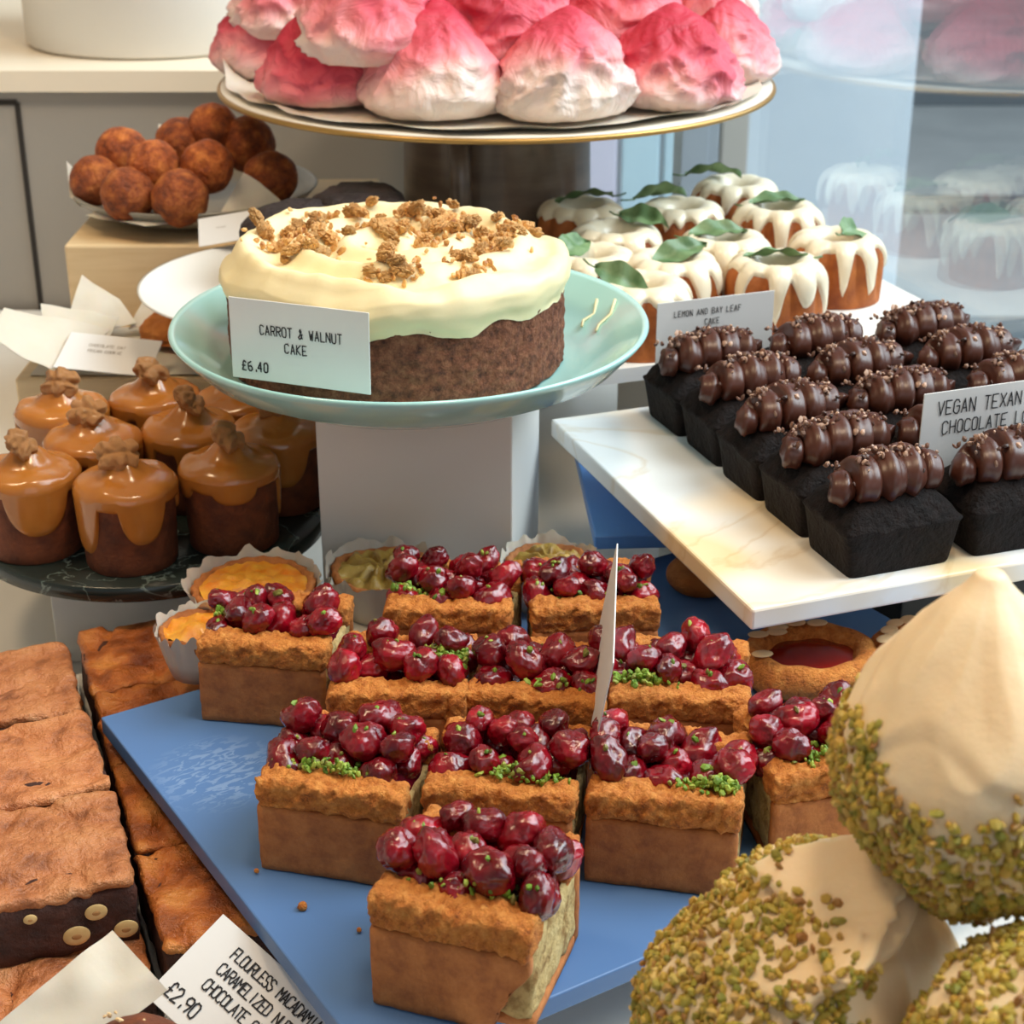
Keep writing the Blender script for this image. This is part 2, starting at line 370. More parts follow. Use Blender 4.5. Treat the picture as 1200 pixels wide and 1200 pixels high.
# ================================================================= THE ROOM
def slab_box(name, x0, x1, y0, y1, z0, z1, m, bev=.002):
    o = obj(name, bevbox(x1 - x0, y1 - y0, z1 - z0, bev), m, smooth=False, loc=((x0 + x1) / 2, (y0 + y1) / 2, z0)); return o
GO = .716                      # distance of the window pane from the lens line, across the window
def gx(y, d=0): return (GO + d - E1.y * y) / E1.x        # x of the window line at depth y
struct(obj('floor', prism([(-2.2, -2), (gx(-2), -2), (gx(2.65), 2.65), (-2.2, 2.65)], -.05, 0), M['floor'], smooth=False))
struct(slab_box('wall_back', -2.2, gx(2.65) - .01, 2.55, 2.65, 0, 2.8, M['plaster']))
struct(slab_box('wall_left', -2.3, -2.2, -2.0, 2.65, 0, 2.8, M['plaster']))
struct(obj('ceiling', prism([(-2.2, -2), (gx(-2), -2), (gx(2.65), 2.65), (-2.2, 2.65)], 2.8, 2.9), M['plaster'], smooth=False))
g = struct(obj('window_1', bevbox(.005, 3.2, 1.9, .0005), M['glass'], smooth=False, loc=ee(GO + .0025, .55, -.56), rz=R(20)))
g['label'] = 'shop window pane'
ws = struct(obj('trim_1', bevbox(.10, 3.2, .85, .003), M['white'], smooth=False, loc=ee(GO + .056, .55, -1.43), rz=R(20)))
mul = struct(obj('window_2', join(shift(bevbox(.03, .02, 1.9), (0, 0, 0)), shift(bevbox(.014, .016, 1.9), (.02, .0, 0))), M['frame'], smooth=False, loc=ee(GO + .03, 1.53, -.56), rz=R(20)))
# street outside
struct(obj('ground', ([(-1, 0, 0), (9, 0, 0), (9, 12, 0), (-1, 12, 0)], [(0, 1, 2, 3)]), M['pave'], smooth=False, loc=(1.62, -1, -.02)))
o = obj('ground_kerb', join(*[shift(bevbox(9, .05, .05, .004), (5.2, y, -.02)) for y in (4.3, 5.6, 7.4)]), mat('kerb_stone', [(120, 130, 138)], rough=.8), smooth=False); struct(o)
t = tag(obj('shop_front', bevbox(.9, .16, 2.6, .004), M['facade'], smooth=False, loc=(.30, 3.3, 0)), 'pale grey blue panelled shop front seen through the window behind the bundt cakes', 'building')
obj('lavender_panel', bevbox(.125, .02, 2.5, .004), M['lav'], t, False, (-.165, -.09, .05))
obj('blue_panel', bevbox(.072, .02, 2.5, .004), M['sky_blue'], t, False, (-.058, -.09, .05))
obj('blue_panel', bevbox(.072, .02, 2.5, .004), M['sky_blue'], t, False, (.022, -.09, .05))
obj('drainpipe', tube([Vector((.066, -.1, z)) for z in (.05, 1.2, 2.5)], .010, 10), M['frame'], t)
obj('door_post', bevbox(.05, .05, 2.5, .004), M['cab'], t, False, (.115, -.1, .05))
# counter and back cabinet
tag(obj('counter', prism([(-1.5, .30), (gx(.3, -.004), .30), (gx(1.655, -.004), 1.655), (-1.5, 1.655)], Z(-.53) - .04, Z(-.53)), M['counter'], smooth=False), 'long white display counter that everything stands on', 'counter')
cb = thing('back_cabinet', 'grey painted cabinet with cream top along the back left', 'cabinet', (0, 0, 0))
obj('body', prism([(-1.6, 1.665), (.03, 1.665), (-.06, 2.36), (-1.6, 2.36)], 0, Z(-.312)), M['cab'], cb, False)
obj('worktop', prism([(-1.6, 1.655), (.03, 1.655), (-.06, 2.36), (-1.6, 2.36)], Z(-.312), Z(-.292)), M['cabtop'], cb, False)
ca, cb_ = at(22, 119, 0), 0
def on_plane_y(u, v, y):
    a, b = (u - 600) / FPX, -(v - 600) / FPX; d = Vector((a, CP + b * SP, -SP + b * CP)); t = y / d.y
    return Vector((d.x * t, y, EYE + d.z * t))
pA = on_plane_y(20, 120, 1.665); pB = on_plane_y(48, 360, 1.665)
obj('door_gap', join(shift(bevbox(.005, .004, .55, .0005), (pA.x, 1.665, pA.z - .55)), shift(bevbox(.5, .004, .005, .0005), (pA.x - .25, 1.665, pA.z - .0025))), M['gap'], cb, False)
dr = tag(obj('drum', lathe([(.13, 0), (.135, .004), (.135, .26), (.13, .264), (.0, .264)], 96), M['white'], loc=(-.372, 1.842, Z(-.2915))), 'large white round drum on the cream back worktop', 'drum')

# ================================================================= CHERRY AND PISTACHIO SLICES ON THE BLUE BOARD
bl = ff(.2207, .7524)
BW, BD = .42, .302
tag(obj('serving_board', shift(bevbox(BW, BD, .0095, .0008), (BW / 2, BD / 2, -.0095)), M['blue'], smooth=False, loc=ff(.2207, .7524 - BD, -.46), rz=R(32)), 'blue painted rectangular board under the cherry slices', 'board')
tag(obj('riser_block', bevbox(.22, .16, .0605, .001), M['white'], smooth=False, loc=ff(.42, .62, -.53), rz=R(32)), 'white block holding up the blue board', 'riser')
W_, D_, H_ = .066, .062, .048
def cherry_vf(s):
    def f(p):
        q = p.copy(); k = 1.0 + .20 * nz(p, 1.3, s) - .10 * max(0, nz(p, 2.6, s + 3))
        w = .11 * (1 - min(1, abs(nz(Vector((p.x * 1.5, p.y * 1.5, p.z * .6)), 3.2, s + 9)) * 3.2)) ** 2
        q *= k - w
        q.z -= .22 * math.exp(-((p.x) ** 2 + p.y ** 2) * 9) * (1 if p.z > 0 else 0)
        return Vector((q.x * (1.0 + .05 * s), q.y * (.98 - .03 * s), q.z * .88)) * .0088
    return ico(4, f)
CH = []
for s in range(6):
    o = obj('cherry', cherry_vf(s), M['cherry']); CH.append(o.data); bpy.data.objects.remove(o)
def slice_base(seed, bite=0):
    def brk(p):
        if bite and p.z < .027: p = Vector((min(p.x, W_ / 2 - .0165 * (1 - p.z / .027) ** .7 - .002 * nz(p, 220)), p.y, p.z))
        return p
    r_ = random.Random(seed)
    # pastry: bottom, front wall and back wall in one U shaped piece
    def wall(y, hh):
        return shift(rbox(W_, .0055, hh, .0012, .0028, .0005, 160, seed, brk if y < 0 else None), (0, y, 0))
    pv = join(wall(-D_ / 2 + .00275, .0335), wall(D_ / 2 - .00275, .0335), shift(rbox(W_, D_ - .011, .005, .001, .005), (0, 0, 0)))
    sp = shift(rbox(W_ - .0008, D_ - .0105, .032, .0015, .0030, .0012, 170, seed + 2), (0, 0, .0045))
    def crust(sgn):
        def fn(p):
            p = p.copy(); h = p.z
            p.z += .0020 * fb((p.x, p.y, seed), 120, 3) * min(1, h / .006) + .0014 * nz((p.x, p.y, seed), 45, 4) * min(1, h / .006) + .0010 * fb((p.x, p.y, seed), 420, 8) * min(1, h / .006)
            p.y += .0012 * fb((p.x, h, seed * 2.0), 110, 5) + .0009 * fb((p.x, h, seed * 2.0), 420, 5)
            p.x += .0012 * fb((p.y, h, seed * 3.0), 140, 6)
            if h < .004: p.z += .0012 * nz((p.x, 0, seed + sgn), 80)
            return p
        return shift(rbox(W_ + .001, .0170, .0140, .0028, .0012, .0010, 330, seed + 5, fn), (0, sgn * (D_ / 2 - .0084), .0335 - .0005))
    return pv, sp, crust(-1), crust(1)
BASES = [slice_base(s) for s in (1, 2, 3)] + [slice_base(4, 1)]
DATA = []
for pv, sp, c1, c2 in BASES:
    dd = []
    for nm, vf, m in (('pastry_shell', pv, 'pastry'), ('sponge', sp, 'sponge'), ('crust_edge', c1, 'crust'), ('crust_edge', c2, 'crust')):
        o = obj(nm, vf, M[m]); dd.append(o.data); bpy.data.objects.remove(o)
    DATA.append(dd)
def jelly(seed):
    def g(i, j):
        x = (i / 22 - .5) * (W_ - .003); y = (j / 12 - .5) * (D_ - .030)
        e = min(1, (1 - abs(2 * (i / 22) - 1)) * 5) * min(1, (1 - abs(2 * (j / 12) - 1)) * 4)
        return (x, y, .0352 + e * (.0070 + .0030 * nz((x, y, seed), 110)))
    return grid(23, 13, g)
def add_part(nm, data, parent, loc=(0, 0, 0), rot=(0, 0, 0), sc=1.0):
    o = bpy.data.objects.new(nm, data); col.objects.link(o); o.parent = parent; o.location = loc; o.rotation_euler = rot
    o.scale = (sc, sc, sc) if isinstance(sc, float) else sc
    return o
def cherry_slice(label, x, y, a, seed, nut=(0, -.3), sparse=0):
    global rnd
    t = thing('cherry_slice', label, 'cake slice', (x, y, Z(-.46) + .0003), R(a), 'cherry and pistachio slices on the blue board')
    dd = DATA[3 if seed == 1 else seed % 3]
    for nm, d in zip(('pastry_shell', 'sponge', 'crust_edge', 'crust_edge'), dd): add_part(nm, d, t)
    r_ = random.Random(seed * 31 + 5)
    obj('cherry_juice', jelly(seed), M['juice'], t)
    # cherries: settle them one after another in the trough
    placed = []
    for k in range(26):
        best = None; rr = .0090 * r_.uniform(.78, 1.16)
        for c_ in range(16):
            px, py = r_.uniform(-W_ / 2 + .003, W_ / 2 - .003), r_.uniform(-.0135, .0205)
            pz = .0372 + rr * .66
            for (qx, qy, qz, qr) in placed:
                d2 = (px - qx) ** 2 + (py - qy) ** 2; m = (rr + qr) * .80
                if d2 < m * m: pz = max(pz, qz + math.sqrt(m * m - d2))
            if best is None or pz < best[2]: best = (px, py, pz, rr)
        if best[2] > .0372 + .0170: continue
        placed.append(best)
        px, py, pz, rr = best
        add_part('cherry', CH[r_.randrange(6)], t, (px, py, pz), (r_.uniform(-.9, .9), r_.uniform(-.9, .9), r_.uniform(0, 6.28)), rr / .0088)
    # chopped pistachio: one pile and a few strays
    ps = []
    for k in range(150):
        px = max(-W_ / 2 + .003, min(W_ / 2 - .003, r_.gauss(nut[0], .009))); py = max(-D_ / 2 + .004, r_.gauss(nut[1], .0032))
        base = .0475 if py < -.015 else .041 + .3 * abs(py + .015)
        ps.append(Vector((px, py, base + r_.uniform(-.0003, .0055) * max(.1, 1 - abs(px - nut[0]) / .018))))
    for k in range(16):
        q = placed[r_.randrange(len(placed))]; ps.append(Vector((q[0] + r_.uniform(-.003, .003), q[1] - r_.uniform(0, .004), q[2] + q[3] * .78)))
    o = obj('pistachio_crumbs', chunks(ps, .0018), M['pist'], t, False); o['kind'] = 'stuff'
    if seed == 1: t.scale = (1.0, 1.08, 1.12)
    return t
SL = [("cherry slice nearest the camera, with pointed broken right corner, alone at the board's front tip", -.0137, .5575, -19, 1, (.005, -.012)),
      ("left cherry slice of the front row of three, beside the smear on the blue board", -.0725, .648, -14, 2, (-.004, -.014)),
      ("middle cherry slice of three, topped with the largest pistachio pile, behind the frontmost slice", -.002, .6465, -9, 3, (.008, -.015)),
      ("cherry slice right of the upright card edge, with pistachio on its right front corner", .0700, .6404, -11.5, 4, (.022, -.017)),
      ("rightmost cherry slice, turned to the right and half hidden by the pistachio meringue", .1415, .662, 10, 5, (-.004, -.016)),
      ("leftmost cherry slice with tall bare pastry side, at the board's back left edge", -.1215, .7770, -9, 6, (-.028, .0)),
      ("cherry slice right of the leftmost one, green nut on its largest cherry", -.053, .729, -5, 7, (.02, .004)),
      ("cherry slice in the centre of the board, with its card edge on the right", .0160, .7235, -12, 8, (.01, -.012)),
      ("cherry slice under the front corner of the marble slab, pistachio strewn on its left crust", .0815, .7255, -6, 9, (-.018, -.015)),
      ("back left cherry slice with bright green crumbs, in front of the pineapple tart", -.031, .8145, -7, 10, (-.024, -.011)),
      ("back right cherry slice with cut side facing the blue board under the marble slab", .0425, .8150, 2, 11, (-.003, -.009))]
for i, s in enumerate(SL): cherry_slice(*s)
cr = random.Random(3)
for (u, v, lb) in ((355, 1066, 'orange pastry crumb on the blue board left of the frontmost slice'), (421, 1093, 'tiny pale crumb touching the left side of the frontmost slice'), (301, 1024, 'small crumb beside the front row left slice')):
    p = at(u, v, -.46); tag(obj('crumb', shift(ico(2, lambda q: q * (.0021 if u == 355 else .0011) * (1 + .35 * nz(q, 2, u))), (0, 0, .0012)), M['crust'], loc=p + Vector((0, 0, .0004))), lb, 'crumb')
# the price card seen edge on between the slices
A_ = Vector((.0352, .6485, Z(-.4225)))
c = card('white price card standing edge on in the gap between the cherry slices', A_, Vector((.0078, .110, .004)), Vector((.165, 0, 1)), .112, .057, [])

# ================================================================= BAKED TARTS BEHIND THE BOARD
tag(obj('tart_tray', shift(bevbox(.155, .06, .009, .001), (.0775, .03, -.009)), M['white'], smooth=False, loc=ff(.287, .757, -.463), rz=R(32)), 'narrow white tray under the paper lined tarts behind the blue board', 'tray')
tag(obj('tart_tray_riser', bevbox(.09, .040, .0575, .001), M['white'], smooth=False, loc=ff(.385, .785, -.53), rz=R(32)), 'small white block under the tart tray', 'riser')
def tart(label, x, y, zb, r, m_top, seed, paper=True, h=.026):
    t = thing('tart', label, 'tart', (x, y, Z(zb)), U(0, 6), 'paper lined fruit tarts')
    def crimp(p, a, i):
        k = 1 + .03 * math.sin(a * 22) * (p.z > .01); k += .03 * nz(p, 60, seed)
        return Vector((p.x * k, p.y * k, p.z + (.0018 * nz((math.cos(a) * .02, math.sin(a) * .02, seed), 80) if p.z > .012 else 0)))
    obj('pastry_case', lathe([(r * .72, 0), (r * .86, h * .5), (r * .96, h * .9), (r * .95, h), (r * .88, h * 1.02), (r * .82, h * .86), (r * .5, h * .84)], 72, crimp), M['pastry'], t)
    def fl(p, a, i): return p + Vector((0, 0, .003 * fb(p, 120, seed) + (.0028 * math.sin(a * 9 + 3 * nz(p, 60)) * (.2 < p.xy.length / r < .8) if m_top == 'pine' else 0)))
    obj('filling', lathe([(r * .84 * k / 10, h * (.95 + .10 * (1 - (k / 10) ** 2))) for k in range(10, 0, -1)], 60, fl, c0=False), M[m_top], t)
    if paper:
        def cr_(p, a, i):
            k = 1 + (.02 * math.sin(a * 17 + seed) + .08 * nz((math.cos(a) * 3, math.sin(a) * 3, seed), 2.3)) * (i / 5)
            return Vector((p.x * k, p.y * k, p.z * (1 + (.28 * nz((math.cos(a) * 4, math.sin(a) * 4, seed + 5), 1.2) if i > 2 else 0))))
        o = obj('paper_liner', lathe([(r * .3, -.0006), (r * .74, -.0006), (r * .89, h * .4), (r * 1.0, h * .85), (r * 1.05, h * 1.02), (r * 1.08, h * 1.10)], 90, cr_, c1=False), M['parch'], t)
    return t
tart('orange topped tart in crinkled white paper, behind the leftmost cherry slice', -.146, .8600, -.4625, .036, 'citrus', 1)
tart('yellow pineapple tart in white paper at the foot of the white pedestal box', -.074, .880, -.4625, .031, 'pine', 2)
tart('dark rimmed tart in white paper behind the back right cherry slice', .021, .883, -.4597, .026, 'pine', 3)
tart('tart in white paper squeezed between the brownies and the leftmost cherry slice', -.169, .809, -.4625, .0215, 'citrus', 4)
def danish(label, x, y, rz, rx, ry):
    t = thing('jam_danish', label, 'pastry', (x, y, Z(-.4597)), rz, 'jam pastries under the marble slab')
    def g(i, j):
        a = 2 * PI * i / 72; b = 2 * PI * j / 16
        rr = .0078 * (1 + .12 * nz((math.cos(a), math.sin(a), math.sin(b)), 2.4, 3))
        k = 1 + .02 * math.sin(a * 7)
        cx, cy = (rx - .0095) * math.cos(a) * k, (ry - .0095) * math.sin(a) * k
        return (cx + rr * math.cos(b) * math.cos(a), cy + rr * math.cos(b) * math.sin(a), .0125 + 1.25 * rr * math.sin(b))
    obj('pastry_ring', grid(72, 16, g, True, True), M['crust'], t)
    obj('jam', lathe([(.0, .004), (.5, .006), (1, .0145), (.8, .0165), (.4, .017)], 48, lambda p, a, i: Vector((p.x * (rx - .010), p.y * (ry - .010), p.z))), M['jam'], t)
    al = join(*[shift(ico(2, lambda q: Vector((q.x * .006, q.y * .004, q.z * .0008))), ((rx - .010) * math.cos(a) * s, (ry - .010) * math.sin(a) * s, .0235)) for a, s in ((1.6, 1), (2.0, .95), (2.5, 1.02), (2.2, .8), (3.4, 1.0), (1.2, .97))])
    o = obj('almond_flakes', al, M['almond'], t); o['kind'] = 'stuff'
danish('oval red jam pastry with flaked almonds under the marble slab corner', .158, .790, R(10), .040, .034)
danish('second jam pastry half hidden behind the large pistachio meringue', .220, .798, R(40), .033, .030)
tag(obj('bun', ico(4, lambda q: Vector((q.x * .021, q.y * .020, max(0, (q.z * .6 + .4)) * .020 * (1 + .1 * nz(q, 2))))), M['oat'], loc=(.112, .902, Z(-.4597))), 'small brown bun on the blue board peeking out under the marble slab', 'bun')

# ================================================================= MARBLE SLAB WITH CHOCOLATE LOAVES
SX0, SX1, SY0, SY1 = .373, .700, .672, .952
tag(obj('marble_slab', bevbox(SX1 - SX0, SY1 - SY0, .012, .0015), M['marble'], smooth=False, loc=ee((SX0 + SX1) / 2, (SY0 + SY1) / 2, -.412), rz=R(20)), 'white marble slab with honey coloured veins under the chocolate loaves', 'slab')
tag(obj('slab_riser', bevbox(.12, .13, .118, .001), M['riser'], smooth=False, loc=ee(.595, .845, -.53), rz=R(20)), 'black block holding up the marble slab', 'riser')
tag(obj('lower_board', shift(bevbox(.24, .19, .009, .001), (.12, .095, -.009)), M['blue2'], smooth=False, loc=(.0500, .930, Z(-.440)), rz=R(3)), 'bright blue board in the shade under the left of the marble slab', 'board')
tag(obj('lower_board_riser', bevbox(.10, .10, .081, .001), M['white'], smooth=False, loc=(.155, 1.030, Z(-.53)), rz=R(3)), 'white block under the bright blue lower board', 'riser')
def loaf_parts(t, seed):
    n = 96
    def sq(a, ax, ay, e=7.0):
        c, s = math.cos(a), math.sin(a); k = (abs(c) ** e + abs(s) ** e) ** (-1 / e); return Vector((ax * c * k, ay * s * k, 0))
    rows = [(.85, 0), (.865, .001), (.895, .008), (.93, .016), (.965, .0232), (1.0, .0258), (.99, .0272), (.945, .0280), (.86, .0325), (.74, .0365), (.58, .0395), (.40, .0412), (.2, .042)]
    def g(i, j):
        s, z = rows[i]; a = 2 * PI * (j + .5) / n
        p = sq(a, .0355 * s, .0255 * s, 16 if i < 7 else 16 - 1.9 * (i - 6)); p.z = z
        if i >= 4:
            p.z += .0014 * fb(p, 70, seed) + (.0016 * nz((p.x, p.y, seed), 120) if i < 9 else 0)
            k = 1 + .02 * nz((p.x, p.y, seed), 90, 2); p.x *= k; p.y *= k
        return p
    obj('cake_body', grid(len(rows), n, g, wv=True, c0=True, c1=True), M['loaf'], t)
    r_ = random.Random(seed); path = []; K = 190; turns = 5.0
    L_ = .0325
    def env(s): return max(.001, min(1, (math.sin(PI * min(1, max(0, s * .93 + .045)))) ** .55))
    for i in range(K):
        s = i / (K - 1); a = s * turns * 2 * PI + seed * .4
        e = env(s)
        path.append(Vector((-L_ + 2 * L_ * s + .0042 * math.sin(a + .8), .0112 * e * math.cos(a), .0400 + .0068 * e + .0066 * e * math.sin(a))))
    obj('chocolate_piping', tube(path, lambda s: .0077 * (.55 + .45 * env(s)), 20, lambda s, q: 1 + .12 * math.cos(5 * q + 9 * s)), M['gan'], t)
    ps = []
    for k in range(80):
        i = r_.randrange(12, K - 10); q = path[i]
        e = env(i / (K - 1)); ps.append(Vector((q.x + r_.uniform(-.005, .005), r_.gauss(0, .0065), .0400 + .0082 * e + .0062 * e + .0074 * .92)))
    for k, p in enumerate(ps): p.z -= .55 * abs(p.y) ** 2 / .016
    o = obj('cocoa_nibs', chunks(ps, .0018), M['nib'], t, False); o['kind'] = 'stuff'
C1, C2, C3 = .4665, .541, .621
RW = [.707 + .0525 * k for k in range(5)]
LO = [(C1, 0, 'front left chocolate loaf at the corner of the marble slab nearest the camera'), (C1, 1, 'second chocolate loaf from the front in the left column on the slab'),
      (C1, 2, 'middle chocolate loaf of five in the left column on the slab'), (C1, 3, 'fourth chocolate loaf from the front in the left column'), (C1, 4, 'back left chocolate loaf in front of the lemon cake price card'),
      (C2, 0, 'front chocolate loaf right of the corner one, before the vegan price card'), (C2, 1, 'chocolate loaf almost hidden behind the left edge of the vegan price card'),
      (C2, 2, 'chocolate loaf directly behind the vegan price card in the middle column'), (C2, 3, 'fourth chocolate loaf of the middle column, two behind the vegan card'), (C2, 4, 'rearmost chocolate loaf of the middle column, below the front bundt cake'),
      (C3, 4, 'rearmost chocolate loaf of the right column, closest to the window reflection'), (C3, 3, 'second chocolate loaf from the back in the right column by the window'), (C3, 2, 'chocolate loaf cut by the right picture edge above the vegan card')]
protos = []
for s in range(3):
    t = thing('chocolate_loaf', LO[s][2], 'loaf cake', ee(LO[s][0], RW[LO[s][1]], -.3998), R(20), 'iced chocolate loaves on the marble slab'); loaf_parts(t, s + 1); protos.append(t)
for k, (a, r0, lb) in enumerate(LO):
    t = protos[k] if k < 3 else copy_tree(protos[k % 3])
    t['label'] = lb; t.location = ee(a + U(-.0015, .0015), RW[r0], -.3999); t.rotation_euler = (0, 0, R(20 + U(-1.5, 1.5)))
card('white card reading vegan texan chocolate, standing among the loaves', ee(.503, .7334, -.3995), E1, Vector((0, 0, 1)), .096, .0765,
     [('VEGAN TEXAN', .0095, .0630, .0078, .1, 1.0), ('CHOCOLATE LOAF', .0135, .0515, .0074, .1, 1.0)])

# ================================================================= BUNDT CAKES
TX0, TX1, TY0, TY1 = .41, .705, .985, 1.31
tag(obj('bundt_tray', prism([(.41, .985), (.708, .985), (.708, 1.31), (.575, 1.31), (.41, 1.20)], 0, .010), M['white'], smooth=False, loc=(0, 0, Z(-.395)), rz=R(20)), 'white tray under the iced bundt cakes', 'tray')
tag(obj('bundt_tray_riser', bevbox(.17, .15, .135, .0015), M['white'], smooth=False, loc=ee(.615, 1.130, -.53), rz=R(20)), 'white box holding up the bundt tray', 'riser')
def bundt_pt(a, ph, off=0):
    """ph: 0 = top of ring, + outwards, - into the hole"""
    w = max(0, math.sin(ph)) if ph > 0 else 0
    fl = abs(math.sin(4.5 * a)) ** .7
    if ph >= 0:
        if ph <= PI / 2: r = .0222 + .0115 * math.sin(ph); z = .029 + .0165 * math.cos(ph)
        else: k = (ph - PI / 2) / (PI / 2); r = .0337 + .0012 * k; z = .029 * (1 - k)
    else:
        q = -ph
        if q <= PI / 2: r = .0222 - .0115 * math.sin(q); z = .029 + .0165 * math.cos(q)
        else: k = (q - PI / 2) / (PI / 2); r = .0107; z = .029 * (1 - k)
    r += off * math.sin(min(PI / 2, max(-PI / 2, ph))); z += off * math.cos(min(PI / 2, max(-PI / 2, ph)))
    r += .0052 * (fl - .6) * w; z += .0016 * (fl - .6) * max(0, math.sin(ph + .6)) * (ph > -.6) * (ph < PI / 2)
    return Vector((r * math.cos(a), r * math.sin(a), max(.0, z)))
def bundt_parts(t, seed, leafpos, drip=1.0):
    n = 90
    phs = [-PI + 2 * PI * i / 30 for i in range(31)]
    obj('cake_ring', grid(31, n, lambda i, j: bundt_pt(2 * PI * j / n, phs[i]), wv=True), M['bundt'], t)
    def dl(a):
        b = max(0, abs(math.sin(4.5 * a + .2 * math.sin(seed)))) ** .8
        d = nz((math.cos(a) * 2, math.sin(a) * 2, seed), 1.6)
        return R(46) + R(112) * drip * max(0, min(1, .05 + 1.15 * d + .62 * b ** 2)) * b
    K = 26
    def g(i, j):
        a = 2 * PI * j / n; m = dl(a); ph = R(-80) + (m + R(80)) * i / (K - 1)
        e = min(1, (K - 1 - i) / 2.0) * min(1, i / 2.0); e = math.sqrt(e) if e > 0 else 0
        return bundt_pt(a, ph, -.0006 + .0028 * e)
    obj('icing', grid(K, n, g, wv=True), M['icing'], t)
    # bay leaf: a bent blade with midrib and a stalk
    def lf(i, j):
        s = i / 20; w = .0105 * math.sin(PI * s ** .85) ** .8; x = (s - .5) * .047; c = (j - 4) / 4
        return (x, c * w, .0035 * abs(c) - .005 * (2 * s - 1) ** 2 + .0012 * math.sin(s * 17 + c * 2))
    lv = grid(21, 9, lf); lv2 = [p + Vector((0, 0, -.0005)) for p in lv[0]]
    lvf = join(lv, (lv2, [tuple(reversed(f)) for f in lv[1]]), tube([Vector((-.0235, 0, -.004)), Vector((-.029, 0, -.004)), Vector((-.034, .001, -.003))], .0007, 6))
    o = obj('bay_leaf', lvf, M['leaf'], t, loc=leafpos[:3]); o.rotation_euler = (leafpos[4], leafpos[5], leafpos[3])
BU = [(905, 377, 'front bundt cake right of the lemon cake price card, long bay leaf across its top', (0, .004, .0495, PI, .25, .0)),
      (785, 374, 'bundt cake behind the left half of the lemon cake card', (.006, .004, .0490, .4, .5, -.2)),
      (975, 347, 'bundt cake at the window end with a curled bay leaf on its right', (.012, 0, .0505, .9, .6, .2)),
      (845, 347, 'bundt cake wedged between the two front ones, wide leaf over its middle', (-.004, .002, .050, .15, .3, 0)),
      (908, 308, 'bundt cake behind the front one with flat grey green leaf on top', (.0, .006, .050, .1, .1, 0)),
      (795, 307, 'bundt cake with an upright leaf at its left rim, second row from the back', (-.018, .008, .054, .5, -.7, 0)),
      (860, 277, 'rearmost bundt cake, touching the window post in view', (-.020, .004, .054, .1, -.5, 0)),
      (720, 337, 'bundt cake left of the row with small leaf on its right rim', (.020, .012, .052, -.7, .5, 0)),
      (680, 306, 'bundt cake beside the brown jug pedestal with dark leaf across it', (.004, .006, .052, PI - .15, .3, .1)),
      (748, 406, 'bundt cake half hidden behind the right rim of the aqua plate', (-.012, -.006, .0495, -.5, .6, .3)),
      (690, 368, 'bundt cake mostly hidden behind the aqua plate with only its leaf and top showing', (-.012, 0, .0505, 1.0, .6, 0))]
protos = []
for k, (u, v, lb, lp) in enumerate(BU):
    p = at(u, v, -.385)
    t = thing('bundt_cake', lb, 'bundt cake', p + Vector((0, 0, .0002)), 0, 'iced bundt cakes with bay leaves')
    bundt_parts(t, k + 1, lp, 1.0 if k < 5 else .75)
    t.rotation_euler = (0, 0, U(-.3, .3))
card('white card reading lemon and bay leaf cake, in front of the bundt cakes', ee(.4435, .9478, -.3995), E1, Vector((0, 0, 1)), .0835, .0700,
     [('LEMON AND BAY LEAF', .012, .0595, .0038, .13, 1.2), ('CAKE', .034, .0525, .0038, .13, 1.2)])

# ================================================================= CARROT CAKE ON THE AQUA PLATE
ped = tag(obj('pedestal_box', bevbox(.116, .110, .182, .001), M['white'], smooth=False, loc=(-.0485, .969, Z(-.53)), rz=R(-9)), 'white box pedestal under the aqua plate', 'pedestal')
def pl(p, a, i): return p
plate = tag(obj('plate', lathe([(.075, 0), (.080, .001), (.10, .004), (.125, .016), (.138, .030), (.1405, .0335), (.1395, .0352), (.136, .0335), (.122, .0215), (.103, .0106), (.085, .0100), (.04, .0100)], 128), M['aqua'], loc=(-.060, .962, Z(-.3479))), 'wide aqua glazed plate under the carrot cake', 'plate')
cc = thing('carrot_cake', 'round carrot cake with cream frosting and chopped walnuts on the aqua plate', 'cake', (-.068, .966, Z(-.3371)))
CR = .0985
def cside(p, a, i):
    k = 1 + .010 * fb(p, 60, 3) + .010 * fb(p, 230, 5); return Vector((p.x * k, p.y * k, p.z))
cp = [(CR * .985, 0)] + [(CR * (1 - .01 * abs(s - .5)), .001 + .047 * s) for s in [q / 26 for q in range(27)]] + [(CR * .95, .0485)]
obj('cake_body', lathe(cp, 320, cside), M['cake'], cc)
def frost_z(r, a):
    x, y = r * math.cos(a), r * math.sin(a)
    s = .5 + .5 * math.sin(2 * PI * r / .031 - 1.0 * a + 1.2 * nz((x, y, 0), 22))
    z = .0680 + .0052 * s ** 1.4 - .003 * (1 - s) + .0030 * nz((x, y, 2), 38) + .0016 * nz((x, y, 5), 95)
    return z
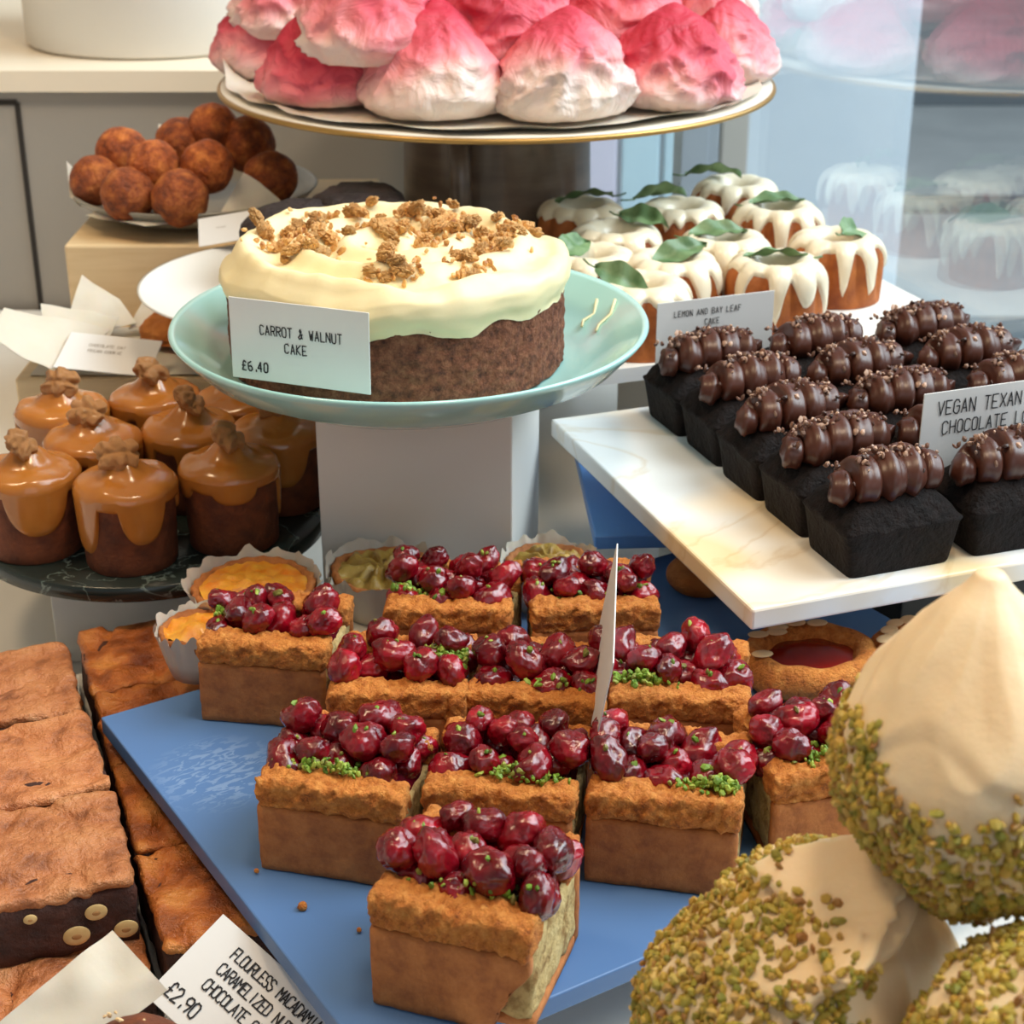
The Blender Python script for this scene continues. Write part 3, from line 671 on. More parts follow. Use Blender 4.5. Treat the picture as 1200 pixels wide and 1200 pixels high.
def frost():
    rows = []
    NR = 46
    def g(i, j):
        a = 2 * PI * j / 180
        if i < NR:                                     # top, centre outwards
            r = CR * .975 * (i + .5) / NR; x = frost_z(r, a)
            k = r / CR; x -= .010 * max(0, (k - .86) / .14) ** 2
            return (r * math.cos(a), r * math.sin(a), x)
        k = (i - NR + 1) / 12                          # down the side to a wavy lower edge
        lo = .0435 + .0050 * nz((math.cos(a) * 2, math.sin(a) * 2, 7), 1.7) + .0022 * nz((math.cos(a) * 7, math.sin(a) * 7, 3), 1.7)
        zt = frost_z(CR * .975, a) - .010 * .68
        z = zt + (lo - zt) * k
        r = CR * (1 + .035 * math.sin(PI * min(1, k * 1.05 + .05)) + .012 * nz((math.cos(a) * 5, math.sin(a) * 5, k * 3), 1.4)) + .0002
        if k >= 1: r = CR * 1.002
        return (r * math.cos(a), r * math.sin(a), z)
    return grid(NR + 12, 180, g, wv=True, c0=True)
vf = frost(); vf = (vf[0], [tuple(reversed(f)) for f in vf[1]])
obj('frosting', vf, M['frost'], cc)
def nut_vf(s, half=False):
    def f(p):
        g_ = .30 * abs(nz(p, 2.2, s)) + .34 * (1 - min(1, 2.6 * abs(nz(p, 2.5, s + 4))))
        q = p * (1.15 - g_); q = Vector((q.x * 1.0, q.y * .78, q.z * .55))
        q.z -= .25 * math.exp(-(p.y * 4) ** 2) * (p.z > 0)
        return q
    return ico(5, f)
WN = []
for s in range(5):
    o = obj('walnut_piece', nut_vf(s + 1), M['walnut']); WN.append(o.data); bpy.data.objects.remove(o)
cl = [(-.064, .004, 1.3, .012), (-.050, .036, .7, .009), (-.046, -.022, .9, .010), (-.028, .056, .4, .008), (-.006, .030, 1.6, .015), (.018, .046, 1.1, .013), (.030, .022, .7, .010), (.054, .014, 1.5, .015), (.052, -.022, .9, .011), (.076, .028, .6, .007), (.004, -.066, .9, .010), (.040, -.054, .7, .009), (.012, -.004, .6, .014)]
wr = random.Random(11)
wtot = sum(c[2] for c in cl); ps = []
for (x, y, wgt, sp) in cl:
    for k in range(int(round(96 * wgt / wtot)) + int(44 * wgt)):
        big = k < int(round(96 * wgt / wtot))
        px, py = x + wr.gauss(0, sp * .80), y + wr.gauss(0, sp * .80)
        r = math.hypot(px, py)
        if r > .088: px *= .088 / r; py *= .088 / r; r = .088
        z = frost_z(r, math.atan2(py, px))
        if big:
            q = wr.uniform(.0040, .0070)
            add_part('walnut_piece', WN[wr.randrange(5)], cc, (px, py, z + q * .30 + (wr.random() < .35) * .004), (wr.uniform(-.9, .9), wr.uniform(-.9, .9), wr.uniform(0, 6.28)), q)
        else: ps.append(Vector((px, py, z + wr.uniform(.0006, .004))))
o = obj('chopped_walnut', chunks(ps, .0024), M['walnut'], cc, False); o['kind'] = 'stuff'
card('white card reading carrot and walnut cake, leaning on the cake front', Vector((-.1535, .8850, Z(-.3215))), Vector((.0775, -.0285, 0)), Vector((0.01, .02, 1)), .0830, .0455,
     [('CARROT & WALNUT', .0185, .0265, .0052, .13, 1.0), ('CAKE', .033, .0175, .0052, .13, 1.1), ('£6.40', .0065, .005, .0052, .16, 1.15)])
pp = random.Random(5)
for k, (a0, r0) in enumerate(((.40, .122), (.27, .126))):
    path = [Vector((r * math.cos(a) - .060, r * math.sin(a) + .962, Z(-.3479) + .0120 + .35 * (r - .1) + (.010 * ((r - .122) / .014) if r > .122 else 0) + .0016)) for r, a in [(r0 - .012, a0 - .04), (r0 - .008, a0 + .02), (r0, a0 + .03), (r0 + .006, a0 + .09)]]
    tag(obj('frosting_thread', tube(path, .0009, 6), M['frost']), ('upper' if k == 0 else 'lower') + ' of the two cream frosting threads on the right of the aqua plate', 'crumb')

# ================================================================= TOFFEE MUFFINS ON THE GREEN MARBLE ROUND
GC = Vector((-.230, .993, Z(-.45)))
tag(obj('round_board', lathe([(.109, -.011), (.112, -.009), (.112, -.001), (.111, 0)], 128), M['gmarble'], loc=GC), 'round dark green marble board under the toffee muffins', 'board')
tag(obj('round_board_riser', bevbox(.115, .110, .0688, .001), M['white'], smooth=False, loc=(GC.x, GC.y, Z(-.53)), rz=R(3)), 'white block under the green marble round', 'riser')
def walnut_half(s):
    def f(p):
        t = math.atan2(p.y, p.x); k = 1 + .10 * nz(p, 1.5, s)
        g = math.exp(-(p.y * 5.5) ** 2)                                   # cleft between the lobes
        w = math.sin(8.5 * p.x + 3.2 * nz(p, 1.4, s) + 2.2 * abs(p.y)) * (1 - g)      # brain like ridges
        k += .13 * w + .07 * nz(p, 4.5, s + 2) - .26 * g * (p.z > -.2)
        return Vector((p.x * k, p.y * k * .82, p.z * k * (.62 if p.z > 0 else .35)))
    return ico(5, f)
TW = []
for s in range(3):
    o = obj('walnut_half', walnut_half(s + 7), M['toffwalnut']); TW.append(o.data); bpy.data.objects.remove(o)
def muffin(label, x, y, seed, h=.050, r=.0285, drip=.6):
    t = thing('toffee_muffin', label, 'muffin', (x, y, Z(-.4499)), 0, 'toffee glazed muffins with walnuts')
    pr = [(r * .93, 0), (r * .95, .001)] + [(r * (.95 + .05 * k / 8), .001 + (h - .001) * k / 8) for k in range(1, 9)] + [(r * .9, h + .0015), (r * .5, h + .003)]
    obj('cake_body', lathe(pr, 64, lambda p, a, i: Vector((p.x * (1 + .02 * fb(p, 60, seed)), p.y * (1 + .02 * fb(p, 60, seed)), p.z))), M['muffin'], t)
    dr_ = random.Random(seed * 7 + 1); da = dr_.uniform(0, 1.2)
    drips = [(da + k * 2 * PI / 4 + dr_.uniform(-.25, .25), dr_.uniform(.30, .75), dr_.uniform(.12, .66)) for k in range(4)]
    def dl(a):
        d = .16 + .05 * nz((math.cos(a), math.sin(a), seed), 1.6)
        for a0, wd_, ln in drips:
            x = abs((a - a0 + PI) % (2 * PI) - PI) / wd_; d = max(d, .16 + ln * max(0, 1 - x ** 2.6) ** .55) if x < 1 else d
        return h * (1 - min(.93, d))
    K1, K2 = 18, 14
    def g(i, j):
        a = 2 * PI * j / 150
        if i < K1:
            s = (i + .3) / K1; rr = r * 1.04 * s
            z = h + .0062 * math.sqrt(max(0, 1 - s ** 3)) + .0098 * (1 - sm(s + .08 * nz((math.cos(a), math.sin(a), seed), 1.2), .12, .62)) + .0018 * nz((rr * math.cos(a), rr * math.sin(a), seed), 70)
            return (rr * math.cos(a), rr * math.sin(a), z)
        k = (i - K1 + 1) / K2; lo = dl(a); z = h + (lo - h) * k
        rr = r * (.95 + .05 * z / h) + .0022 * math.sqrt(max(0, 1 - k ** 6)) + .0001 - (.0008 if k >= 1 else 0)
        return (rr * math.cos(a), rr * math.sin(a), z)
    vf = grid(K1 + K2, 150, g, wv=True, c0=True); vf = (vf[0], [tuple(reversed(f)) for f in vf[1]])
    obj('toffee_glaze', vf, M['toffee'], t)
    wr2 = random.Random(seed)
    add_part('walnut_half', TW[seed % 3], t, (wr2.uniform(-.003, .003), -.003, h + .0178), (wr2.uniform(.55, 1.0), wr2.uniform(-.25, .25), wr2.uniform(-.4, .4) + (PI / 2 if seed % 2 else 0)), wr2.uniform(.0122, .0138))
    t.rotation_euler = (0, 0, U(0, .1))
MU = [(-.2885, .937, 'front left toffee muffin with arched glaze drips, cut by the left picture edge', 21), (-.2275, .921, 'frontmost toffee muffin on the green marble round, walnut half standing on top', 14),
      (-.1705, .948, 'toffee muffin in the shade, nearest the white pedestal box at the front', 33), (-.2620, .9900, 'toffee muffin squeezed between the front two, only its crown showing', 4),
      (-.2045, 1.0080, 'toffee muffin in the middle behind the frontmost one, with a large leaning walnut', 5), (-.2940, 1.0420, 'toffee muffin at the far left of the round, below the parchment card', 6),
      (-.2370, 1.0640, 'rearmost toffee muffin, left of the aqua plate rim', 7), (-.1475, 1.006, 'toffee muffin in deep shade half behind the white pedestal box', 8), (-.1790, 1.0600, 'toffee muffin under the left rim of the aqua plate', 9)]
for x, y, lb, s in MU: muffin(lb, x, y, s)

# ================================================================= BACK LEFT: COOKIES, CARDS, DOUGH BALLS
def sheet(name, label, pts, m='parch', nu=14, amp=.002, seed=1, cat='paper'):
    """thin crumpled paper patch spanned between four corner points (given in order round the sheet)"""
    a, b, c, d = [Vector(p) for p in pts]; n = (b - a).cross(d - a).normalized()
    def g(i, j):
        s, q = i / (nu - 1), j / (nu - 1)
        p = a * (1 - s) * (1 - q) + b * s * (1 - q) + c * s * q + d * (1 - s) * q
        return p + n * (amp * 2.2 * abs(nz(p, 26, seed)) + amp * nz(p, 60, seed + 3))
    v, f = grid(nu, nu, g)
    v2 = [p - n * .0004 for p in v]; k = len(v)
    return (v + v2, f + [tuple(reversed([i + k for i in q])) for q in f])
def seen(u, v, d):
    a, b = (u - 600) / FPX, -(v - 600) / FPX
    return Vector((a * d, (CP + b * SP) * d, EYE + (-SP + b * CP) * d))
# tray of oat cookies in parchment, behind the muffins
ck = at(170, 392, -.40)
tag(obj('cookie_box', bevbox(.20, .12, .113, .002), M['wood'], smooth=False, loc=(ck.x + .015, ck.y + .012, Z(-.53))), 'pale wooden box under the parchment and oat cookies', 'box')
CT = Z(-.4165)
pa = thing('parchment_sheet', 'crumpled parchment around the oat cookies behind the muffins', 'paper', (0, 0, 0))
cx, cy = ck.x + .015, ck.y + .012
obj('base_sheet', sheet('a', '', [(cx - .09, cy - .055, CT), (cx + .09, cy - .055, CT), (cx + .09, cy + .055, CT), (cx - .09, cy + .055, CT)], amp=.0008), M['parch'], pa)
obj('left_corner', sheet('b', '', [seen(70, 440, 1.19), seen(-12, 392, 1.19), seen(5, 360, 1.22), seen(130, 385, 1.25)], seed=4), M['parch'], pa)
obj('back_corner', sheet('c', '', [seen(58, 440, 1.215), seen(130, 395, 1.24), seen(140, 372, 1.28), seen(48, 357, 1.27)], seed=6), M['parch'], pa)
obj('rear_peak', sheet('d', '', [seen(70, 400, 1.27), seen(160, 380, 1.29), seen(140, 352, 1.30), seen(96, 322, 1.30)], seed=8), M['parch'], pa)
obj('right_fold', sheet('e', '', [seen(150, 385, 1.29), seen(215, 375, 1.29), seen(205, 345, 1.30), seen(170, 350, 1.30)], seed=9), M['parch'], pa)
def cookie(name, label, p, r, h, m, seed, group, tilt=(0, 0)):
    def f(q):
        k = 1 + .08 * nz(q, 2.2, seed) + .05 * nz(q, 6, seed)
        z = q.z; rr = math.sqrt(max(0, 1 - z * z)) ** .55 / max(1e-6, math.sqrt(max(1e-9, 1 - z * z)))
        return Vector((q.x * rr * r * k, q.y * rr * r * k, (z if z > 0 else z * .4) * h * (1 + .25 * nz((q.x, q.y, seed), 4)) + h * .4))
    o = obj(name, ico(4, f), M[m], loc=p); o.rotation_euler = (tilt[0], tilt[1], 0)
    return tag(o, label, 'cookie', group)
c1_ = Vector((cx + .008, cy + .024, CT + .0016)); 
cookie('oat_cookie', 'orange brown oat cookie behind the parchment card, the left of two', c1_, .034, .014, 'oat', 1, 'oat cookies in parchment')
cookie('oat_cookie', 'orange brown oat cookie next to the aqua plate rim, behind the parchment card', c1_ + Vector((.062, -.004, 0)), .028, .013, 'oat', 2, 'oat cookies in parchment')
pbl = seen(62, 430, 1.185); pbr = seen(182, 442, 1.185); ptl = seen(98, 378, 1.235)
card('cream card with two faint lines, lying on the parchment by the oat cookies', pbl, pbr - pbl, ptl - pbl, .066, .048, [('CHOCOLATE OAT', .017, .031, .0034, .12, .9), ('PECAN COOKIE', .018, .0235, .0034, .12, .9)], ink='faint')
# white plate of black cookies
wp = Vector((-.152, 1.172, Z(-.372)))
tag(obj('dessert_plate', lathe([(.06, 0), (.065, .001), (.10, .010), (.112, .017), (.1125, .0185), (.110, .0185), (.095, .0115), (.06, .006)], 96), M['cream_plate'], loc=wp), 'white plate behind the left of the aqua plate', 'plate')
tag(obj('dessert_plate_riser', bevbox(.09, .09, .1578, .001), M['white'], smooth=False, loc=(wp.x + .02, wp.y, Z(-.53))), 'white block under the white plate', 'riser')
kb = 'black cookies behind the carrot cake'
cookie('black_cookie', 'black cookie lying flat, lowest of the pile on the white plate', (-.155, 1.200, wp.z + .0145), .038, .020, 'choc', 3, kb)
cookie('black_cookie', 'flat black cookie deep behind the carrot cake frosting', (-.092, 1.225, wp.z + .0145), .034, .022, 'choc', 4, kb)
cookie('black_cookie', 'black cookie leaning towards the small white card', (-.163, 1.209, wp.z + .044), .034, .014, 'choc', 5, kb, (0, -.25))
cookie('black_cookie', 'black cookie on top of the pile, touching the brown jug in view', (-.112, 1.232, wp.z + .046), .036, .018, 'choc', 6, kb)
# wooden box and bowl of dough balls
tag(obj('wooden_box', bevbox(.23, .22, .168, .002), M['wood'], smooth=False, loc=(-.234, 1.405, Z(-.53))), 'pale wooden box under the bowl of dough balls', 'box')
BC = Vector((-.262, 1.395, Z(-.362)))
bw = tag(obj('bowl', lathe([(.045, 0), (.05, .0008), (.075, .006), (.095, .017), (.101, .0235), (.1005, .0245), (.098, .024), (.090, .018), (.07, .009), (.04, .0045)], 96), M['bowl'], loc=BC), 'shallow grey bowl holding the brown dough balls', 'bowl')
lin_ = thing('bowl_liner', 'white parchment lining the bowl of dough balls', 'paper', (0, 0, 0))
def bseen(u, v, d): return seen(u, v, d)
obj('left_flap', sheet('a', '', [seen(95, 240, 1.36), seen(82, 232, 1.37), seen(78, 188, 1.40), seen(100, 215, 1.41)], seed=2), M['parch'], lin_)
obj('front_flap', sheet('b', '', [seen(100, 252, 1.345), seen(170, 268, 1.32), seen(232, 262, 1.335), seen(160, 243, 1.36)], seed=3), M['parch'], lin_)
obj('right_flap', sheet('c', '', [seen(255, 255, 1.345), seen(335, 240, 1.365), seen(305, 215, 1.36), seen(285, 203, 1.36)], seed=5), M['parch'], lin_)
obj('back_flap', sheet('d', '', [seen(183, 200, 1.46), seen(230, 200, 1.46), seen(228, 152, 1.50), seen(186, 147, 1.50)], seed=7), M['parch'], lin_)
DB = [(113, 218, 0, 'dough ball at the left end of the bowl, half behind the paper'), (150, 234, 0, 'front left dough ball low in the bowl'), (211, 238, 0, 'front centre dough ball low in the bowl next to the small white card'),
      (317, 215, 0, 'dough ball alone on the right behind the white paper flap'), (165, 238, -1, ''), (143, 182, 1, 'upper left dough ball of the pile'), (180, 198, 1, 'dough ball in the middle front of the pile'), (243, 198, 1, 'largest front dough ball in the upper layer, right of the middle'),
      (212, 172, 1, 'dough ball behind the two front upper ones, below the paper corner'), (290, 172, 1, 'upper right dough ball of the pile'), (250, 156, 2, 'dough ball on the very top at the back')]
sharr = []
for s in range(3):
    o = obj('dough_ball', ico(4, lambda q: q * .0215 * (1 + .05 * fb(q, 1.4, s) + .035 * fb(q, 4, s))), M['ball']); sharr.append(o.data); bpy.data.objects.remove(o)
for k, (u, v, lv, lb) in enumerate(DB):
    if not lb: continue
    zc = BC.z + (.034 if lv == 0 else .051 if lv == 1 else .062) - EYE
    p = at(u, v - (6 if lv == 0 else 3), zc)
    o = add_part('dough_ball', sharr[k % 3], None, p, (U(0, 6), U(0, 6), U(0, 6)), U(.95, 1.08)); tag(o, lb, 'dough ball', 'fried dough balls in the bowl')
card('small blank looking white card between the dough balls and black cookies', seen(233, 289, 1.285), seen(292, 279, 1.285) - seen(233, 289, 1.285), seen(220, 249, 1.31) - seen(233, 289, 1.285), .050, .031, [('~~~~', .014, .016, .003, .12, 1.0)], ink='faint')

# ================================================================= PINK MERINGUES ON THE JUG STAND
SC = Vector((-.0125, 1.430, Z(-.269)))
st = thing('cake_stand', 'wide cream stand with gold rim on a brown jug, piled with pink meringues', 'cake stand', SC)
SR = .2265
obj('stand_plate', lathe([(.06, -.001), (.12, -.001), (.19, .002), (SR - .004, .0065), (SR, .0085), (SR - .0015, .0105), (.19, .0075), (.1, .0060)], 128), M['stand'], st)
obj('gold_rim', grid(128, 8, lambda i, j: ((SR + .0022 * math.cos(j * PI / 4)) * math.cos(i * PI / 64), (SR + .0022 * math.cos(j * PI / 4)) * math.sin(i * PI / 64), .0075 + .0022 * math.sin(j * PI / 4)), True, True), M['gold'], st)
jr = .079
obj('jug', lathe([(.060, -.2608), (.066, -.258), (.074, -.22), (jr, -.15), (jr, -.08), (jr * .985, -.02), (jr, -.003), (jr * .95, -.0015)], 96), M['jug'], st)
obj('jug_handle', tube([Vector((-.030 + .002 * math.sin(a), -.076 - .020 * math.sin(a), -.075 + .050 * math.cos(a))) for a in [PI * k / 16 for k in range(17)]], .0085, 12), M['jug'], st)
def lnr(p, a, i):
    k = 1 + .05 * nz((math.cos(a) * 3, math.sin(a) * 3, 2), 1.4) * (i > 2); up = 0
    if i >= 4:
        up = .005 * nz((math.cos(a) * 5, math.sin(a) * 5, 9), 1.2)
        for c0_, hh in ((R(12), .028), (R(183), .016)):
            dd = abs((a - c0_ + PI) % (2 * PI) - PI); up += hh * math.exp(-(dd / .14) ** 2) * (i - 3) / 2
    return Vector((p.x * k, p.y * k, p.z + max(0, up)))
o = obj('paper_liner', lathe([(.05, .0075), (.12, .0078), (.18, .0088), (.200, .0100), (.212, .0122), (.220, .0142)], 140, lnr, c1=False), M['parch'], st)
def mer_vf(seed, Rr=.050, H=.078, nu=44, nv=72, tip=(.0, .0), ridge=.07, peak=1.0):
    def g(i, j):
        s = i / (nu - 1); a = 2 * PI * j / nv
        r = Rr * (.86 + .16 * math.sin(min(1, s / .16) * PI / 2)) * max(0, 1 - max(0, (s - .08) / .92) ** (1.55 * peak)) ** .74 + .001
        z = H * (s ** .95)
        d = Vector((math.cos(a), math.sin(a), 0)); P = Vector((d.x * 1.6, d.y * 1.6, s * 2.2))
        w = math.sin(PI * min(1, s * 1.05 + .05)) ** .5
        sw = (2.4 * s + a / (2 * PI) * 1.0 + .5 * nz(P, .9, seed + 1)) % 1.0
        k = 1 + .13 * nz(P, .8, seed) * w + ridge * (1 - 2 * abs(nz(P + Vector((0, 0, .3 * math.sin(a))), 1.9, seed + 3)) ** .7) * w + .05 * nz(P, 4.2, seed + 5) * w + .05 * (1 - sw) ** 2 * min(1, sw * 7) * w
        p = d * r * k; p.z = z + .006 * nz(P, 1.1, seed + 8) * w * min(1, s * 4)
        q = max(0, s - .45) / .55
        p.x += tip[0] * q ** 2; p.y += tip[1] * q ** 2
        return p
    return grid(nu, nv, g, wv=True, c0=True, c1=True)
PM = []
for s, (tx, ty, rg, pk) in enumerate(((.006, .002, .15, 1.0), (-.008, .0, .12, .85), (.004, -.006, .17, 1.15), (.0, .005, .12, .95), (-.005, -.004, .16, 1.05))):
    o = obj('meringue', mer_vf(s + 1, tip=(tx, ty), ridge=rg, peak=pk), M['pink']); PM.append(o.data); bpy.data.objects.remove(o)
grp = 'pink and white meringues on the stand'
BOT = SC.z + .0118
ML = [(515, 143, 0, 1, 1.08, 'pale pink meringue at the front of the bottom layer, left of the stand centre'), (662, 146, 0, 2, .98, 'white meringue with a pointed pink tip at the front right of the bottom layer'),
      (385, 130, 0, 0, 1.0, 'bottom layer meringue with a vivid red top on the left'), (785, 132, 0, 4, 1.0, 'smooth all over pink meringue in the bottom layer on the right'),
      (318, 98, 0, 3, .92, 'leftmost meringue of the bottom layer, dusky pink'), (846, 104, 0, 1, .90, 'rightmost meringue, pink with a bare biscuit coloured base, by the upturned paper'),
      (440, 83, 1, 4, 1.12, 'large crimson topped meringue in the second layer, upper left'), (580, 78, 1, 0, 1.10, 'second layer meringue in the centre with pale front'), (716, 58, 1, 3, 1.08, 'second layer meringue with broad white front, right of centre'),
      (345, 52, 1, 2, .95, 'second layer meringue at the far left, cut by the drum behind'), (816, 48, 1, 0, .95, 'second layer meringue at the far right with a white side')]
for (u, v, lay, k, sc, lb) in ML:
    zb = BOT if lay == 0 else BOT + .033
    p = at(u, v - 15, zb - EYE)
    tag(add_part('meringue', PM[k], None, p, (U(-.05, .05), U(-.05, .05), U(0, 6.28)), (sc, sc, sc * U(.92, 1.02))), lb, 'meringue', grp)
for (x, y, lay, k, sc, lb) in ((.105, 1.530, 0, 2, 1.0, 'bottom layer meringue at the back right of the stand, showing in the window reflection'), (-.02, 1.560, 0, 0, 1.0, 'bottom layer meringue at the back middle of the stand'), (-.130, 1.530, 0, 3, .95, 'bottom layer meringue at the back left of the stand'),
                           (.150, 1.455, 0, 4, .85, 'bottom layer meringue at the right end of the stand beside the window'),
                           (-.075, 1.475, 2, 2, 1.0, 'upper layer meringue left of the heap peak'), (.030, 1.470, 2, 1, 1.0, 'upper layer meringue right of the heap peak')):
    tag(add_part('meringue', PM[k], None, (x, y, BOT + (0, .033, .072)[lay]), (0, 0, U(0, 6.28)), float(sc)), lb, 'meringue', grp)

# ================================================================= BROWNIES, LOWER LEFT
def brownie(label, e1a, e1b, e2a, e2b, z0, h, m_top, seed, nuts=()):
    w, d = e1b - e1a, e2b - e2a
    t = thing('brownie', label, 'brownie', ee((e1a + e1b) / 2, (e2a + e2b) / 2, z0), R(20 + U(-1.5, 1.5)), 'nut brownies')
    def fn(p):
        p = p.copy(); k = p.z / h
        p.z += k * (.0022 * nz((p.x, p.y, seed), 40) + .0012 * fb((p.x, p.y, seed), 70))
        e = .0018 * fb((p.x, p.y, p.z + seed), 75); p.x += e; p.y += e * .7; return p
    obj('crumb_body', rbox(w, d, h - .0035, .003, .0045, .0010, 120, seed, fn), M['brownie'], t)
    def ft(p):
        p = p.copy()
        b = nz((p.x, p.y, seed), 38, 2); c = 1 - abs(nz((p.x, p.y, seed), 26, 6)) * 7
        p.z += .0026 * b + .0014 * fb((p.x, p.y, seed), 75) - .0034 * max(0, c)
        e = .0016 * fb((p.x, p.y, p.z * 2 + seed), 85); p.x += e; p.y -= e
        return p
    obj('crackled_crust', shift(rbox(w + .0005, d + .0005, .0065, .0028, .0022, .0004, 150, seed + 9, ft), (0, 0, h - .0055)), M[m_top], t)
    for (x, z, r) in nuts:
        n = obj('hazelnut', ico(3, lambda q: Vector((q.x * r, q.y * .0009, q.z * r * .85))), M['hazel'], t, loc=(x, -d / 2 - .0006, z))
        obj('core', ico(2, lambda q: Vector((q.x * r * .40, q.y * .0004, q.z * r * .28))), M['hazel_core'], n, loc=(0, -.0007, 0))
b0, bz, bh = .641, -.53, .034
brownie('front upper brownie with cut hazelnuts showing on its dark front face', -.024, .0560, b0, b0 + .0755, -.4955, bh, 'brownie_top', 1, ((.022, .021, .0050), (.0125, .0105, .0060), (.034, .009, .0055), (-.029, .010, .0062), (-.006, .024, .003)))
brownie('middle upper brownie behind the one with hazelnuts', -.024, .0545, b0 + .0775, b0 + .152, -.4955, bh, 'brownie_top', 2)
brownie('back upper brownie at the left picture edge, in front of the green marble round', -.024, .0520, b0 + .156, b0 + .232, -.4955, bh, 'brownie_top', 3)
for k in range(4):
    a = .611 + .0765 * k
    brownie(('lower brownie sticking out in front under the hazelnut one', 'lower brownie beneath the front upper brownie', 'lower brownie beneath the middle upper brownie', 'lower brownie beneath the back upper brownie')[k], -.022, .0560, a, a + .074, bz, bh, 'brownie_top', 10 + k)
for k in range(4):
    a = .611 + .0765 * k
    brownie(('caramel topped brownie nearest the handwritten flourless card', 'shiny caramel topped brownie along the left edge of the blue board', 'caramel topped brownie mostly under the blue board corner', 'caramel topped brownie at the back beside the paper tart')[k], .0610, .1290, a, a + .074, -.5123, bh, 'blondie', 20 + k)
tag(obj('brownie_tray', bevbox(.072, .318, .0172, .001), M['white'], smooth=False, loc=ee(.095, .768, -.53), rz=R(20)), 'white tray under the caramel topped brownies', 'tray')
TL = Vector((-.125, .600, Z(-.4645))); BL = Vector((-.155, .571, Z(-.4840)))
hdir = (TL - BL).normalized(); nrm = Vector((-.1, -.55, .83)); wd = hdir.cross(nrm)
card('white card reading flourless macadamia caramelized nut chocolate, by the blue board edge', BL, wd, hdir, .088, .046,
     [('FLOURLESS MACADAMIA', .0165, .0345, .0052, .13, .72), ('CARAMELIZED NUT', .0165, .0260, .0052, .13, .76), ('CHOCOLATE COOKIE', .0165, .0175, .0052, .13, .76), ('£2.90', .006, .0055, .0066, .12, .9)])
# parchment wrapped pastry at the bottom edge
pz_ = thing('wrapped_pastry', 'glazed brown pastry in translucent parchment at the bottom left edge', 'pastry', Vector((-.143, .505, Z(-.53))))
obj('bun', ico(4, lambda q: Vector((q.x * .030, q.y * .030, .043 + q.z * .043)) * (1 + .02 * nz(q, 3))), M['muffin'], pz_)
o = obj('sugar_flakes', chunks([Vector((U(-.015, .015), U(-.015, .01), .0850)) for k in range(26)], .0012), M['almond'], pz_, False); o['kind'] = 'stuff'
wrap = sheet('w', '', [seen(30, 1290, .665), seen(-25, 1215, .675), seen(130, 1088, .70), seen(196, 1160, .685)], amp=.003, nu=18, seed=5)
obj('parchment_wrap', ([p - pz_.location for p in wrap[0]], wrap[1]), M['parch'], pz_)

